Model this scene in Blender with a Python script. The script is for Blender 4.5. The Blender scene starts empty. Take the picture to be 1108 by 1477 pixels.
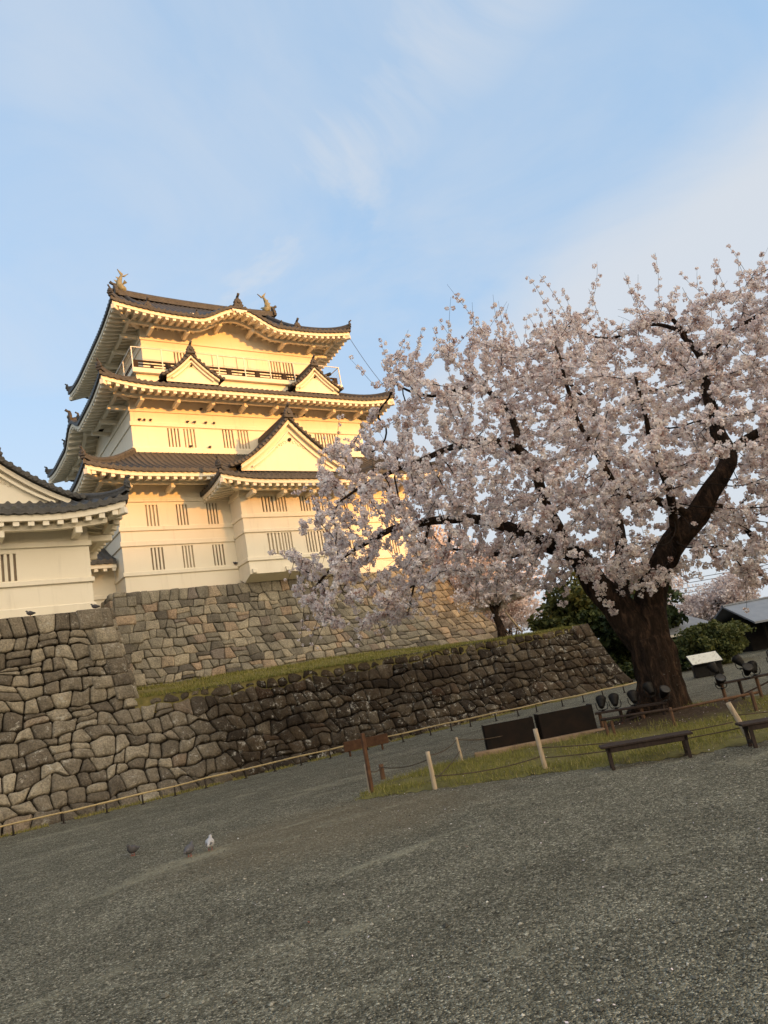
import bpy, math, random
import numpy as np
from mathutils import Vector, Matrix, noise as mnoise

random.seed(7)
rng = np.random.default_rng(7)
sc = bpy.context.scene
COL = sc.collection
V = Vector
PI = math.pi
rad = math.radians

# ------------------------------------------------------------------ camera
EYE = 2.2
R3 = ((0.827020842, 0.023269991, -0.561689446),
      (-0.531982226, -0.290620431, -0.795320486),
      (-0.181745530, 0.956556421, -0.227969932))
cd = bpy.data.cameras.new('camera')
cam = bpy.data.objects.new('camera', cd)
COL.objects.link(cam)
m = Matrix(R3).to_4x4()
m.translation = (0, 0, EYE)
cam.matrix_world = m
cd.sensor_fit = 'VERTICAL'
cd.sensor_height = 24.0
cd.sensor_width = 18.0
cd.lens = 1050.0 / 1477.0 * 24.0
cd.clip_start = 0.1
cd.clip_end = 6000
sc.camera = cam

# ------------------------------------------------------------------ light, sky
SUN_EL = rad(8.0)
SUN_DIR = V((0.35, -1.0, 0.0)).normalized()          # horizontal direction towards the sun
SUN_AZ = math.atan2(SUN_DIR.x, SUN_DIR.y)
SUN_STRENGTH = 2.0
SKY_STRENGTH = 0.15
EXPOSURE = 1.28
sd = bpy.data.lights.new('sun', 'SUN')
sd.energy = SUN_STRENGTH
sd.angle = rad(0.5)
sd.color = (1.0, 0.43, 0.09)
sun = bpy.data.objects.new('sun', sd)
COL.objects.link(sun)
to_sun = V((SUN_DIR.x * math.cos(SUN_EL), SUN_DIR.y * math.cos(SUN_EL), math.sin(SUN_EL)))
sun.rotation_euler = to_sun.to_track_quat('Z', 'Y').to_euler()
sun.location = to_sun * 200

W = bpy.data.worlds.new('World')
sc.world = W
W.use_nodes = True


class NT:
    """small helper to write node trees"""

    def __init__(s, tree):
        s.t = tree
        s.n = tree.nodes
        s.l = tree.links

    def add(s, kind, **kw):
        nd = s.n.new('ShaderNode' + kind)
        ins = kw.pop('ins', {})
        for k, v in kw.items():
            setattr(nd, k, v)
        for k, v in ins.items():
            if isinstance(v, bpy.types.NodeSocket):
                s.l.new(v, nd.inputs[k])
            else:
                nd.inputs[k].default_value = v
        return nd

    def math(s, op, a, b=0.0, c=None, clamp=False):
        nd = s.add('Math', operation=op, use_clamp=clamp, ins={0: a, 1: b})
        if c is not None:
            if isinstance(c, bpy.types.NodeSocket):
                s.l.new(c, nd.inputs[2])
            else:
                nd.inputs[2].default_value = c
        return nd.outputs[0]

    def mix(s, fac, a, b, blend='MIX'):
        nd = s.add('Mix', data_type='RGBA', blend_type=blend)
        for k, v in ((0, fac), (6, a), (7, b)):
            if isinstance(v, bpy.types.NodeSocket):
                s.l.new(v, nd.inputs[k])
            else:
                if k and len(v) == 3:
                    v = (*v, 1)
                nd.inputs[k].default_value = v
        return nd.outputs[2]

    def ramp(s, fac, stops, interp='LINEAR'):
        nd = s.add('ValToRGB')
        s.l.new(fac, nd.inputs[0])
        cr = nd.color_ramp
        cr.interpolation = interp
        while len(cr.elements) > 1:
            cr.elements.remove(cr.elements[-1])
        cr.elements[0].position = stops[0][0]
        for p, c in stops[1:]:
            cr.elements.new(p)
        for e, (p, c) in zip(cr.elements, stops):
            if not hasattr(c, '__len__'):
                c = (c, c, c)
            e.color = (*c, 1) if len(c) == 3 else c
        return nd.outputs[0]

    def noise(s, vec, scale, detail=4, rough=0.55, dist=0.0):
        nd = s.add('TexNoise', ins={'Scale': scale, 'Detail': detail, 'Roughness': rough, 'Distortion': dist})
        if vec is not None:
            s.l.new(vec, nd.inputs['Vector'])
        return nd.outputs['Fac']


w = NT(W.node_tree)
w.n.clear()
sky = w.add('TexSky', sky_type='NISHITA', sun_disc=False)
sky.sun_elevation = SUN_EL
sky.sun_rotation = SUN_AZ
sky.altitude = 30
sky.air_density = 1.0
sky.dust_density = 1.6
sky.ozone_density = 1.6
tc = w.add('TexCoord')
sep = w.add('SeparateXYZ', ins={0: tc.outputs['Generated']})
# clouds live on a flat layer overhead: direction / height
hz = w.math('MAXIMUM', w.math('ADD', sep.outputs[2], 0.12), 0.05)
px = w.math('DIVIDE', sep.outputs[0], hz)
py = w.math('DIVIDE', sep.outputs[1], hz)
cv = w.add('CombineXYZ', ins={0: px, 1: py, 2: 0.0}).outputs[0]
CLOUD_SHIFT = (3.1, 7.4, 0.0)
mp = w.add('Mapping', ins={0: cv})
mp.inputs['Location'].default_value = CLOUD_SHIFT
mp.inputs['Scale'].default_value = (1.0, 1.0, 1.0)
cl1 = w.noise(mp.outputs[0], 0.55, 5, 0.5, 0.6)
cl2 = w.noise(mp.outputs[0], 1.7, 6, 0.6, 0.9)
# a broad soft cloud bank to the right of the keep and a thinner wisp beside it
pxn = w.math('ADD', px, w.math('MULTIPLY', w.math('SUBTRACT', cl1, 0.5), 0.9))
pxn = w.math('ADD', pxn, w.math('MULTIPLY', w.math('SUBTRACT', cl2, 0.5), 0.35))
bank = w.add('MapRange', interpolation_type='SMOOTHSTEP', ins={0: pxn, 1: 0.98, 2: 1.42}).outputs[0]
ws = w.add('MapRange', interpolation_type='SMOOTHSTEP', ins={0: w.math('ABSOLUTE', w.math('SUBTRACT', pxn, 0.72)), 1: 0.22, 2: 0.0}).outputs[0]
ws = w.math('MULTIPLY', ws, w.add('MapRange', interpolation_type='SMOOTHSTEP', ins={0: cl2, 1: 0.36, 2: 0.62}).outputs[0])
thin = w.add('MapRange', interpolation_type='SMOOTHSTEP', ins={0: w.math('ADD', cl1, w.math('MULTIPLY', cl2, 0.5)), 1: 0.60, 2: 1.0}).outputs[0]
cmask = w.math('MAXIMUM', bank, w.math('MAXIMUM', w.math('MULTIPLY', ws, 0.75), w.math('MULTIPLY', thin, 0.6)))
hazeband = w.add('MapRange', interpolation_type='SMOOTHSTEP', ins={0: sep.outputs[2], 1: 0.66, 2: 0.05}).outputs[0]
cmask = w.math('MAXIMUM', w.math('MULTIPLY', cmask, 0.85), w.math('MULTIPLY', hazeband, 0.72))
VEIL_COL = (0.185, 0.285, 0.415)
CLOUD_COL = (0.30, 0.312, 0.33)
bgs = w.add('Background', ins={0: w.mix(1.0, sky.outputs[0], (1.0, 1.0, 1.0), 'MULTIPLY'), 1: SKY_STRENGTH})
bgc = w.add('Background', ins={0: (*CLOUD_COL, 1), 1: 1.0})
bgv = w.add('Background', ins={0: (*VEIL_COL, 1), 1: 1.0})         # thin high veil of cirrus
mxv = w.add('MixShader', ins={0: 0.62, 1: bgs.outputs[0], 2: bgv.outputs[0]})
mxs = w.add('MixShader', ins={0: cmask, 1: mxv.outputs[0], 2: bgc.outputs[0]})
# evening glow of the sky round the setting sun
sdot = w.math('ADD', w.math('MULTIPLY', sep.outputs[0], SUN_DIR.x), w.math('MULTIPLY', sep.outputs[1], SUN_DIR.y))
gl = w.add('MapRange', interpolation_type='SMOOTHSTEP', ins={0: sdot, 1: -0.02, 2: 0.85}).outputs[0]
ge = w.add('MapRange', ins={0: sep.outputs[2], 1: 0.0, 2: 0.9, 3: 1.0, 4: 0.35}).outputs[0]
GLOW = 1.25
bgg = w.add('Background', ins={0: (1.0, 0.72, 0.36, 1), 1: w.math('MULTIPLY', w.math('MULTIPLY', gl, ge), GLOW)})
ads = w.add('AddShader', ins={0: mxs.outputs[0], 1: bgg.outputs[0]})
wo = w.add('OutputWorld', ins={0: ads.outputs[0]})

sc.view_settings.view_transform = 'Standard'
sc.view_settings.look = 'None'
sc.view_settings.gamma = 1.0
sc.view_settings.use_curve_mapping = False
sc.view_settings.exposure = EXPOSURE
try:
    sc.cycles.use_denoising = True
    sc.cycles.max_bounces = 6
    sc.cycles.transparent_max_bounces = 8
except Exception:
    pass


# ------------------------------------------------------------------ scene helpers
def tag(o, label=None, cat=None, group=None, kind=None):
    if label:
        o['label'] = label
    if cat:
        o['category'] = cat
    if group:
        o['group'] = group
    if kind:
        o['kind'] = kind
    return o


def thing(name, label, cat, loc=(0, 0, 0), group=None):
    o = bpy.data.objects.new(name, None)
    o.empty_display_size = 0.2
    COL.objects.link(o)
    o.location = loc
    o['org'] = list(map(float, loc))
    return tag(o, label, cat, group)


def org(o):
    while o.parent:
        o = o.parent
    return V(o.get('org', (0, 0, 0)))


def link_mesh(name, me, mat, parent=None):
    o = bpy.data.objects.new(name, me)
    COL.objects.link(o)
    if mat is not None and not me.materials:
        me.materials.append(mat)
    if parent:
        o.parent = parent
    return o


class MB:
    """collects world-space geometry and links it as ONE mesh object"""

    def __init__(s):
        s.v = []
        s.f = []
        s.smooth = []
        s.tint = []
        s.t = 0.5

    def add(s, verts, faces, smooth=False):
        b = len(s.v)
        s.v.extend([tuple(p) for p in verts])
        s.tint.extend([s.t] * len(verts))
        for fc in faces:
            s.f.append([i + b for i in fc])
            s.smooth.append(smooth)
        return b

    def box(s, lo, hi, mtx=None):
        x0, y0, z0 = lo
        x1, y1, z1 = hi
        p = [V((x, y, z)) for z in (z0, z1) for y in (y0, y1) for x in (x0, x1)]
        if mtx is not None:
            p = [mtx @ q for q in p]
        s.add(p, [(0, 2, 3, 1), (4, 5, 7, 6), (0, 1, 5, 4), (2, 6, 7, 3), (0, 4, 6, 2), (1, 3, 7, 5)])

    def bbox(s, lo, hi, b=0.02, mtx=None):
        """box with chamfered edges"""
        x0, y0, z0 = lo
        x1, y1, z1 = hi
        b = min(b, (x1 - x0) * .45, (y1 - y0) * .45, (z1 - z0) * .45)
        import bmesh
        bm = bmesh.new()
        bmesh.ops.create_cube(bm, size=1.0)
        for q in bm.verts:
            q.co = V((x0 + (q.co.x + .5) * (x1 - x0), y0 + (q.co.y + .5) * (y1 - y0), z0 + (q.co.z + .5) * (z1 - z0)))
        bmesh.ops.bevel(bm, geom=list(bm.edges), offset=b, segments=1, affect='EDGES', profile=0.5)
        bm.verts.index_update()
        s.add([(mtx @ q.co if mtx is not None else q.co.copy()) for q in bm.verts], [[q.index for q in fc.verts] for fc in bm.faces])
        bm.free()

    def bar(s, a, b, wd, ht, up=V((0, 0, 1)), bev=0.0):
        """rectangular bar from a to b"""
        a, b = V(a), V(b)
        d = b - a
        L = d.length
        d.normalize()
        sx = d.cross(up)
        if sx.length < 1e-4:
            sx = V((1, 0, 0))
        sx.normalize()
        u = sx.cross(d)
        M = Matrix(((sx.x, d.x, u.x, a.x), (sx.y, d.y, u.y, a.y), (sx.z, d.z, u.z, a.z), (0, 0, 0, 1)))
        if bev:
            s.bbox((-wd / 2, 0, -ht / 2), (wd / 2, L, ht / 2), bev, M)
        else:
            s.box((-wd / 2, 0, -ht / 2), (wd / 2, L, ht / 2), M)

    def tube(s, pts, rr, n=8, cap=True, smooth=True, jit=None):
        pts = [V(p) for p in pts]
        k = len(pts)
        if not hasattr(rr, '__len__'):
            rr = [rr] * k
        d0 = (pts[1] - pts[0]).normalized()
        ref = V((0, 0, 1)) if abs(d0.z) < .9 else V((1, 0, 0))
        sx = d0.cross(ref).normalized()
        vs = []
        for i in range(k):
            if i == 0:
                d = pts[1] - pts[0]
            elif i == k - 1:
                d = pts[-1] - pts[-2]
            else:
                d = pts[i + 1] - pts[i - 1]
            d.normalize()
            sx = sx - d * sx.dot(d)
            if sx.length < 1e-5:
                sx = d.cross(V((.3, .8, .5)))
            sx.normalize()
            sy = d.cross(sx)
            for j in range(n):
                a = 2 * PI * j / n
                r = rr[i]
                if jit:
                    r *= jit(i, a, pts[i])
                vs.append(pts[i] + sx * (math.cos(a) * r) + sy * (math.sin(a) * r))
        fs = []
        for i in range(k - 1):
            for j in range(n):
                j2 = (j + 1) % n
                fs.append((i * n + j, i * n + j2, (i + 1) * n + j2, (i + 1) * n + j))
        b = s.add(vs, fs, smooth)
        if cap:
            s.f.append([b + j for j in reversed(range(n))])
            s.f.append([b + (k - 1) * n + j for j in range(n)])
            s.smooth += [False, False]

    def grid(s, G, smooth=False, flip=False):
        """G: rows of points"""
        r = len(G)
        c = len(G[0])
        fs = []
        for i in range(r - 1):
            for j in range(c - 1):
                q = (i * c + j, i * c + j + 1, (i + 1) * c + j + 1, (i + 1) * c + j)
                fs.append(q[::-1] if flip else q)
        s.add([p for row in G for p in row], fs, smooth)

    def build(s, name, mat, parent=None, tint=False):
        o = V((0, 0, 0)) if parent is None else org(parent)
        me = bpy.data.meshes.new(name)
        me.from_pydata([(p[0] - o.x, p[1] - o.y, p[2] - o.z) for p in s.v], [], s.f)
        me.polygons.foreach_set('use_smooth', s.smooth)
        if tint:
            at = me.attributes.new('tint', 'FLOAT', 'POINT')
            at.data.foreach_set('value', s.tint)
        me.update()
        return link_mesh(name, me, mat, parent)


def np_mesh(name, verts, quads, mat, parent=None, tint=None, smooth=False, nv=4):
    """fast mesh from numpy arrays of equal-sized faces"""
    o = V((0, 0, 0)) if parent is None else org(parent)
    me = bpy.data.meshes.new(name)
    verts = np.asarray(verts, dtype=np.float32) - np.array(o, dtype=np.float32)
    quads = np.asarray(quads, dtype=np.int32)
    me.vertices.add(len(verts))
    me.vertices.foreach_set('co', verts.ravel())
    me.loops.add(quads.size)
    me.loops.foreach_set('vertex_index', quads.ravel())
    me.polygons.add(len(quads))
    me.polygons.foreach_set('loop_start', np.arange(0, quads.size, nv, dtype=np.int32))
    me.polygons.foreach_set('loop_total', np.full(len(quads), nv, dtype=np.int32))
    me.polygons.foreach_set('use_smooth', np.full(len(quads), smooth))
    if tint is not None:
        at = me.attributes.new('tint', 'FLOAT', 'POINT')
        at.data.foreach_set('value', np.asarray(tint, dtype=np.float32))
    me.update(calc_edges=True)
    me.validate()
    return link_mesh(name, me, mat, parent)


def dup(root, loc, rotz=None):
    r = root.copy()
    COL.objects.link(r)
    r.location = loc
    if rotz is not None:
        r.rotation_euler = (0, 0, rotz)
    for ch in list(root.children):
        c = ch.copy()
        COL.objects.link(c)
        c.parent = r
        for g in list(ch.children):
            q = g.copy()
            COL.objects.link(q)
            q.parent = c
    return r


# ------------------------------------------------------------------ materials
def mat_new(name, rough=0.8, spec=0.3):
    m_ = bpy.data.materials.new(name)
    m_.use_nodes = True
    t = NT(m_.node_tree)
    t.n.clear()
    bs = t.add('BsdfPrincipled')
    bs.inputs['Roughness'].default_value = rough
    bs.inputs['Specular IOR Level'].default_value = spec
    t.add('OutputMaterial', ins={0: bs.outputs[0]})
    t.bs = bs
    t.m = m_
    t.obj = t.add('TexCoord').outputs['Object']
    t.pos = t.add('NewGeometry').outputs['Position']
    return t


def setc(t, col):
    if isinstance(col, bpy.types.NodeSocket):
        t.l.new(col, t.bs.inputs['Base Color'])
    else:
        t.bs.inputs['Base Color'].default_value = (*col, 1)


def bump(t, h, strength=0.4, dist=0.05):
    b = t.add('Bump', ins={'Strength': strength, 'Distance': dist})
    t.l.new(h, b.inputs['Height'])
    t.l.new(b.outputs[0], t.bs.inputs['Normal'])


def simple(name, c1, c2, scale=6, rough=.8, spec=.3, bs=.3, bd=.02, detail=5, metallic=0.0):
    t = mat_new(name, rough, spec)
    n = t.noise(t.pos, scale, detail, .6)
    setc(t, t.ramp(n, [(.3, c1), (.7, c2)]))
    t.bs.inputs['Metallic'].default_value = metallic
    bump(t, t.noise(t.pos, scale * 4, 4, .6), bs, bd)
    return t.m


def m_plaster():
    t = mat_new('white_plaster', .85, .2)
    n = t.noise(t.pos, .7, 5, .6)
    c = t.ramp(n, [(.3, (.80, .725, .58)), (.7, (.84, .77, .63))])
    mp_ = t.add('Mapping', ins={0: t.pos})
    mp_.inputs['Scale'].default_value = (2.2, 2.2, .18)
    st = t.noise(mp_.outputs[0], 1.4, 5, .65)
    st = t.ramp(st, [(.56, 0.0), (.78, 1.0)])
    c = t.mix(t.math('MULTIPLY', st, .38), c, (.52, .45, .35))
    setc(t, c)
    bump(t, t.noise(t.pos, 9, 4, .6), .08, .02)
    return t.m


def m_tile():
    t = mat_new('roof_tile', .62, .35)
    n = t.noise(t.pos, 2.1, 5, .65)
    n2 = t.noise(t.pos, 14, 3, .6)
    c = t.ramp(n, [(.28, (.031, .030, .029)), (.52, (.062, .059, .055)), (.75, (.105, .098, .088))])
    c = t.mix(.45, c, t.ramp(n2, [(.3, (.022, .021, .02)), (.7, (.12, .112, .10))]))
    ms = t.ramp(t.noise(t.pos, .9, 5, .7), [(.62, 0.0), (.76, 1.0)])
    c = t.mix(t.math('MULTIPLY', ms, .55), c, (.10, .10, .045))
    setc(t, c)
    sp = t.add('SeparateXYZ', ins={0: t.pos})
    wv = t.math('FRACT', t.math('MULTIPLY', sp.outputs[2], 6.5))
    cj = t.ramp(wv, [(.0, .35), (.10, 1.0)])
    c = t.mix(.8, c, t.mix(1.0, c, cj, 'MULTIPLY'))
    setc(t, c)
    bump(t, t.math('ADD', n2, t.math('MULTIPLY', wv, -.8)), .5, .03)
    return t.m


def m_stone(name, ramp, dark=0.0, xdark=(9.0, 13.0), lichen=.0, streak=.25, streakcol=(.045, .036, .028)):
    t = mat_new(name, .92, .2)
    at = t.add('Attribute', attribute_name='tint').outputs['Fac']
    c = t.ramp(at, ramp)
    big = t.noise(t.pos, 1.3, 5, .65)
    c = t.mix(1.0, c, t.ramp(big, [(.25, .60), (.75, 1.3)]), 'MULTIPLY')
    fine = t.noise(t.pos, 17, 6, .7)
    c = t.mix(1.0, c, t.ramp(fine, [(.28, .45), (.52, 1.0), (.75, 1.55)]), 'MULTIPLY')
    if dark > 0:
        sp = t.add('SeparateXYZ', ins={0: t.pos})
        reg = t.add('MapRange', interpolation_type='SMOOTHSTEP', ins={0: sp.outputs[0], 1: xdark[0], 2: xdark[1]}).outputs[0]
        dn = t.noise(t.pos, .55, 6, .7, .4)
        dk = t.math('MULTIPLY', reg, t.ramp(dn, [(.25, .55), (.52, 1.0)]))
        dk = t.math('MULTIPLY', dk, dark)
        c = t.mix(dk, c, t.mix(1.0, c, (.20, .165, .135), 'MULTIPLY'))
    # damp streaks running down
    mp_ = t.add('Mapping', ins={0: t.pos})
    mp_.inputs['Scale'].default_value = (2.6, 2.6, .35)
    st = t.ramp(t.noise(mp_.outputs[0], 1.5, 5, .7), [(.52, 0.0), (.72, 1.0)])
    c = t.mix(t.math('MULTIPLY', st, streak), c, streakcol)
    if lichen > 0:
        li = t.ramp(t.noise(t.pos, 4.2, 8, .82), [(.555, 0.0), (.62, 1.0)])
        li2 = t.ramp(t.noise(t.pos, .38, 5, .65), [(.42, 0.0), (.56, 1.0)])
        c = t.mix(t.math('MULTIPLY', t.math('MULTIPLY', li, li2), lichen), c, (.46, .43, .36))
    setc(t, c)
    hgt = t.math('ADD', t.math('MULTIPLY', t.noise(t.pos, 6, 6, .65), .7), t.math('MULTIPLY', fine, .35))
    bump(t, hgt, .95, .10)
    return t.m


def m_gravel():
    t = mat_new('gravel', .95, .12)
    v1 = t.add('TexVoronoi', ins={'Vector': t.pos, 'Scale': 66.0})
    v2 = t.add('TexVoronoi', ins={'Vector': t.pos, 'Scale': 30.0})
    g = t.add('SeparateColor', ins={0: v1.outputs['Color']}).outputs[0]
    g2 = t.add('SeparateColor', ins={0: v2.outputs['Color']}).outputs[1]
    c = t.ramp(g, [(.0, (.030, .029, .024)), (.35, (.085, .081, .066)), (.72, (.16, .152, .125)), (.92, (.27, .255, .215)), (1.0, (.60, .57, .50))])
    c = t.mix(.38, c, t.ramp(g2, [(0, (.022, .021, .018)), (.6, (.11, .105, .088)), (.93, (.24, .225, .19)), (1, (.50, .47, .41))]))
    mid = t.noise(t.pos, 1.1, 7, .72, .4)
    c = t.mix(1.0, c, t.ramp(mid, [(.3, .74), (.52, 1.0), (.72, 1.24)]), 'MULTIPLY')
    # wear along the way people walk (roughly along the wall)
    mp_ = t.add('Mapping', ins={0: t.pos})
    mp_.inputs['Rotation'].default_value = (0, 0, rad(12))
    mp_.inputs['Scale'].default_value = (.22, 1.0, 1.0)
    wr = t.noise(mp_.outputs[0], .9, 6, .65, .6)
    c = t.mix(1.0, c, t.ramp(wr, [(.32, .86), (.66, 1.16)]), 'MULTIPLY')
    e2 = t.noise(t.pos, 1.4, 7, .74)
    # trodden brown earth in front of the lawn tip
    sp = t.add('SeparateXYZ', ins={0: t.pos})
    dx_ = t.math('MULTIPLY', t.math('SUBTRACT', sp.outputs[0], 6.3), .26)
    dy_ = t.math('MULTIPLY', t.math('SUBTRACT', sp.outputs[1], 12.3), .34)
    rr_ = t.math('SQRT', t.math('ADD', t.math('MULTIPLY', dx_, dx_), t.math('MULTIPLY', dy_, dy_)))
    em = t.ramp(t.math('ADD', t.math('SUBTRACT', 1.0, rr_), t.math('MULTIPLY', e2, 1.0)), [(.55, 0.0), (1.05, 1.0)])
    ec = t.ramp(t.noise(t.pos, 26, 5, .75), [(.3, (.085, .066, .045)), (.55, (.165, .132, .092)), (.75, (.26, .215, .155))])
    c = t.mix(t.math('MULTIPLY', em, .42), c, ec)
    # bare silty patches where the stones have worn away
    pt = t.ramp(t.math('ADD', t.math('MULTIPLY', t.noise(mp_.outputs[0], .75, 5, .6, .8), .62), t.math('MULTIPLY', e2, .4)), [(.555, 0.0), (.63, 1.0)])
    pc = t.ramp(t.noise(t.pos, 34, 4, .7), [(.3, (.13, .122, .095)), (.7, (.20, .188, .15))])
    c = t.mix(t.math('MULTIPLY', pt, .55), c, pc)
    c = t.mix(1.0, c, (1.50, 1.47, 1.27), 'MULTIPLY')
    setc(t, c)
    h = t.math('ADD', t.math('MULTIPLY', v1.outputs['Distance'], -1.0), t.math('MULTIPLY', v2.outputs['Distance'], -.8))
    h = t.math('ADD', t.math('MULTIPLY', h, t.math('SUBTRACT', 1.0, t.math('MULTIPLY', pt, .7))), t.math('MULTIPLY', t.noise(t.pos, 4, 5, .65), 1.1))
    bump(t, h, .9, .04)
    return t.m


def m_tint(name, stops, rough=.85, trans=0.0, spec=.2, nscale=0.0):
    """material coloured by the per-piece tint attribute; optional translucency"""
    t = mat_new(name, rough, spec)
    at = t.add('Attribute', attribute_name='tint').outputs['Fac']
    c = t.ramp(at, stops)
    if nscale:
        c = t.mix(1.0, c, t.ramp(t.noise(t.pos, nscale, 4, .6), [(.3, .75), (.7, 1.2)]), 'MULTIPLY')
    setc(t, c)
    if trans > 0:
        tr = t.add('BsdfTranslucent')
        t.l.new(c, tr.inputs[0])
        mx = t.add('MixShader', ins={0: trans, 1: t.bs.outputs[0], 2: tr.outputs[0]})
        out = [n for n in t.n if n.type == 'OUTPUT_MATERIAL'][0]
        t.l.new(mx.outputs[0], out.inputs[0])
    return t.m


def m_bark():
    t = mat_new('bark', .95, .15)
    mp_ = t.add('Mapping', ins={0: t.pos})
    mp_.inputs['Scale'].default_value = (1, 1, .35)
    n = t.noise(mp_.outputs[0], 7, 7, .7, .6)
    c = t.ramp(n, [(.32, (.006, .004, .003)), (.52, (.034, .021, .014)), (.74, (.13, .075, .046))])
    li = t.ramp(t.noise(t.pos, 9, 7, .8), [(.60, 0.0), (.68, 1.0)])
    lr = t.ramp(t.noise(t.pos, 1.1, 4, .6), [(.48, 0.0), (.62, 1.0)])
    c = t.mix(t.math('MULTIPLY', t.math('MULTIPLY', li, lr), .6), c, (.30, .28, .235))
    setc(t, c)
    bump(t, t.math('ADD', n, t.math('MULTIPLY', t.noise(t.pos, 24, 5, .7), .4)), 1.0, .12)
    return t.m


def m_wood(name, c1, c2, rough=.75):
    t = mat_new(name, rough, .25)
    mp_ = t.add('Mapping', ins={0: t.obj})
    mp_.inputs['Scale'].default_value = (9, 9, 1.2)
    n = t.noise(mp_.outputs[0], 2.2, 6, .65, 1.0)
    setc(t, t.ramp(n, [(.3, c1), (.7, c2)]))
    bump(t, n, .3, .01)
    return t.m


PLASTER = m_plaster()
TILE = m_tile()
GRAVEL = m_gravel()
BARK = m_bark()
STONE_KEEP = m_stone('keep_base_stone', [(0, (.12, .105, .085)), (.25, (.20, .18, .14)), (.6, (.28, .25, .19)), (.85, (.36, .31, .225)), (.94, (.34, .25, .17)), (1, (.17, .155, .14))], streak=.3)
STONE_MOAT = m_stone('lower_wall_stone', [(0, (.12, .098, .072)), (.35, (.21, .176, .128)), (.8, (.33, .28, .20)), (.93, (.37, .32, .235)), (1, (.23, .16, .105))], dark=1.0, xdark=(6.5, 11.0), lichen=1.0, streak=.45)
JOINT = simple('joint_earth', (.012, .010, .008), (.03, .025, .02), 8, .95, .1)
GRASS = m_tint('grass', [(0, (.09, .10, .025)), (.5, (.22, .215, .055)), (.85, (.36, .31, .09)), (1, (.48, .38, .15))], .8, .3)
TURF = simple('turf', (.11, .105, .035), (.26, .21, .08), 5, .95, .1, .5, .04)
BLOSSOM = m_tint('cherry_blossom', [(0, (.40, .26, .22)), (.14, (.74, .60, .565)), (.5, (.90, .81, .775)), (1, (.95, .895, .86))], .8, .36, .15)
BLOSSOM_FAR = m_tint('cherry_blossom_far', [(0, (.46, .34, .30)), (.5, (.76, .67, .63)), (1, (.88, .81, .775))], .8, .3, .1)
TWIG = simple('twig_bark', (.010, .007, .006), (.035, .025, .019), 9, .9, .15)
LEAF = m_tint('evergreen_leaf', [(0, (.012, .020, .008)), (.5, (.035, .052, .015)), (1, (.09, .105, .03))], .6, .2)
LEAF_B = m_tint('bush_leaf', [(0, (.03, .04, .012)), (.5, (.075, .088, .024)), (1, (.15, .15, .045))], .6, .25)
DARKWOOD = m_wood('dark_wood', (.018, .011, .008), (.05, .032, .023))
GREYWOOD = m_wood('weathered_wood', (.30, .22, .14), (.52, .41, .28))
BROWNWOOD = m_wood('brown_wood', (.075, .04, .022), (.16, .085, .045))
BAMBOO = m_wood('bamboo', (.36, .26, .12), (.52, .40, .20), .55)
POSTMETAL = simple('post_metal', (.018, .014, .012), (.05, .036, .028), 20, .7, .3)
RUST = simple('rusty_steel', (.07, .032, .016), (.13, .062, .030), 7, .8, .3, .3, .01)
BLACKBOARD = simple('black_panel', (.006, .005, .004), (.018, .010, .006), 3, .7, .15, .1, .01)
BLACK = simple('black_metal', (.005, .0045, .004), (.014, .012, .011), 12, .55, .25, .1, .005)
WHITEMETAL = simple('white_metal', (.70, .66, .58), (.78, .74, .66), 9, .5, .4, .05, .005)
CONCRETE = simple('concrete', (.20, .135, .085), (.36, .25, .16), 4, .9, .2, .4, .02)
GREYROOF = simple('grey_roof', (.20, .21, .225), (.255, .265, .28), 1.5, .55, .4, .1, .02)
DARKINSIDE = simple('shaded_timber', (.006, .005, .004), (.018, .014, .011), 2, .8, .2)  # near-black timber; the shelter's interior shade is put into this colour
PATINA = simple('green_bronze', (.14, .14, .09), (.28, .26, .16), 6, .6, .4, .4, .03)
BOARDCREAM = None
PIGEON = m_tint('pigeon_feather', [(0, (.03, .028, .028)), (.5, (.12, .115, .12)), (1, (.55, .53, .52))], .7)
FEET = simple('pigeon_feet', (.35, .10, .08), (.45, .15, .11), 30, .7)
ROPE = simple('rope', (.05, .036, .024), (.13, .09, .055), 40, .9)
CABLE = simple('cable', (.02, .02, .02), (.04, .04, .04), 10, .6)
PANE_D = simple('dark_window', (.20, .152, .105), (.31, .24, .165), 3, .5, .4)
PANE_L = simple('shuttered_window', (.42, .34, .24), (.54, .45, .33), 3, .8, .2)
SHADEWOOD = simple('shade_hill_forest', (.02, .03, .012), (.05, .06, .02), .05, .95, .1)


def m_lens():
    t = mat_new('lamp_glass', .12, .6)
    t.bs.inputs['Base Color'].default_value = (.055, .055, .052, 1)
    t.bs.inputs['Coat Weight'].default_value = .6
    return t.m


LENS = m_lens()


def m_signface():
    t = mat_new('sign_face', .45, .4)
    n1 = t.noise(t.obj, 7, 5, .7)
    c = t.mix(t.ramp(n1, [(.56, 0.0), (.62, 1.0)]), (.78, .72, .55), (.52, .44, .30))
    setc(t, c)
    return t.m


SIGNFACE = m_signface()

# ------------------------------------------------------------------ ground, added shading hillside, terrace
g = MB()
seg = 64
ringr = [0, 30, 90, 400, 1600, 4200]
vs = [(0, 0, 0)]
for r in ringr[1:]:
    for j in range(seg):
        vs.append((r * math.cos(2 * PI * j / seg), r * math.sin(2 * PI * j / seg), 0))
fs = [(0, 1 + j, 1 + (j + 1) % seg) for j in range(seg)]
for i in range(len(ringr) - 2):
    for j in range(seg):
        j2 = (j + 1) % seg
        fs.append((1 + i * seg + j, 1 + (i + 1) * seg + j, 1 + (i + 1) * seg + j2, 1 + i * seg + j2))
g.add(vs, fs)
tag(g.build('ground', GRAVEL), kind='structure')


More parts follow.
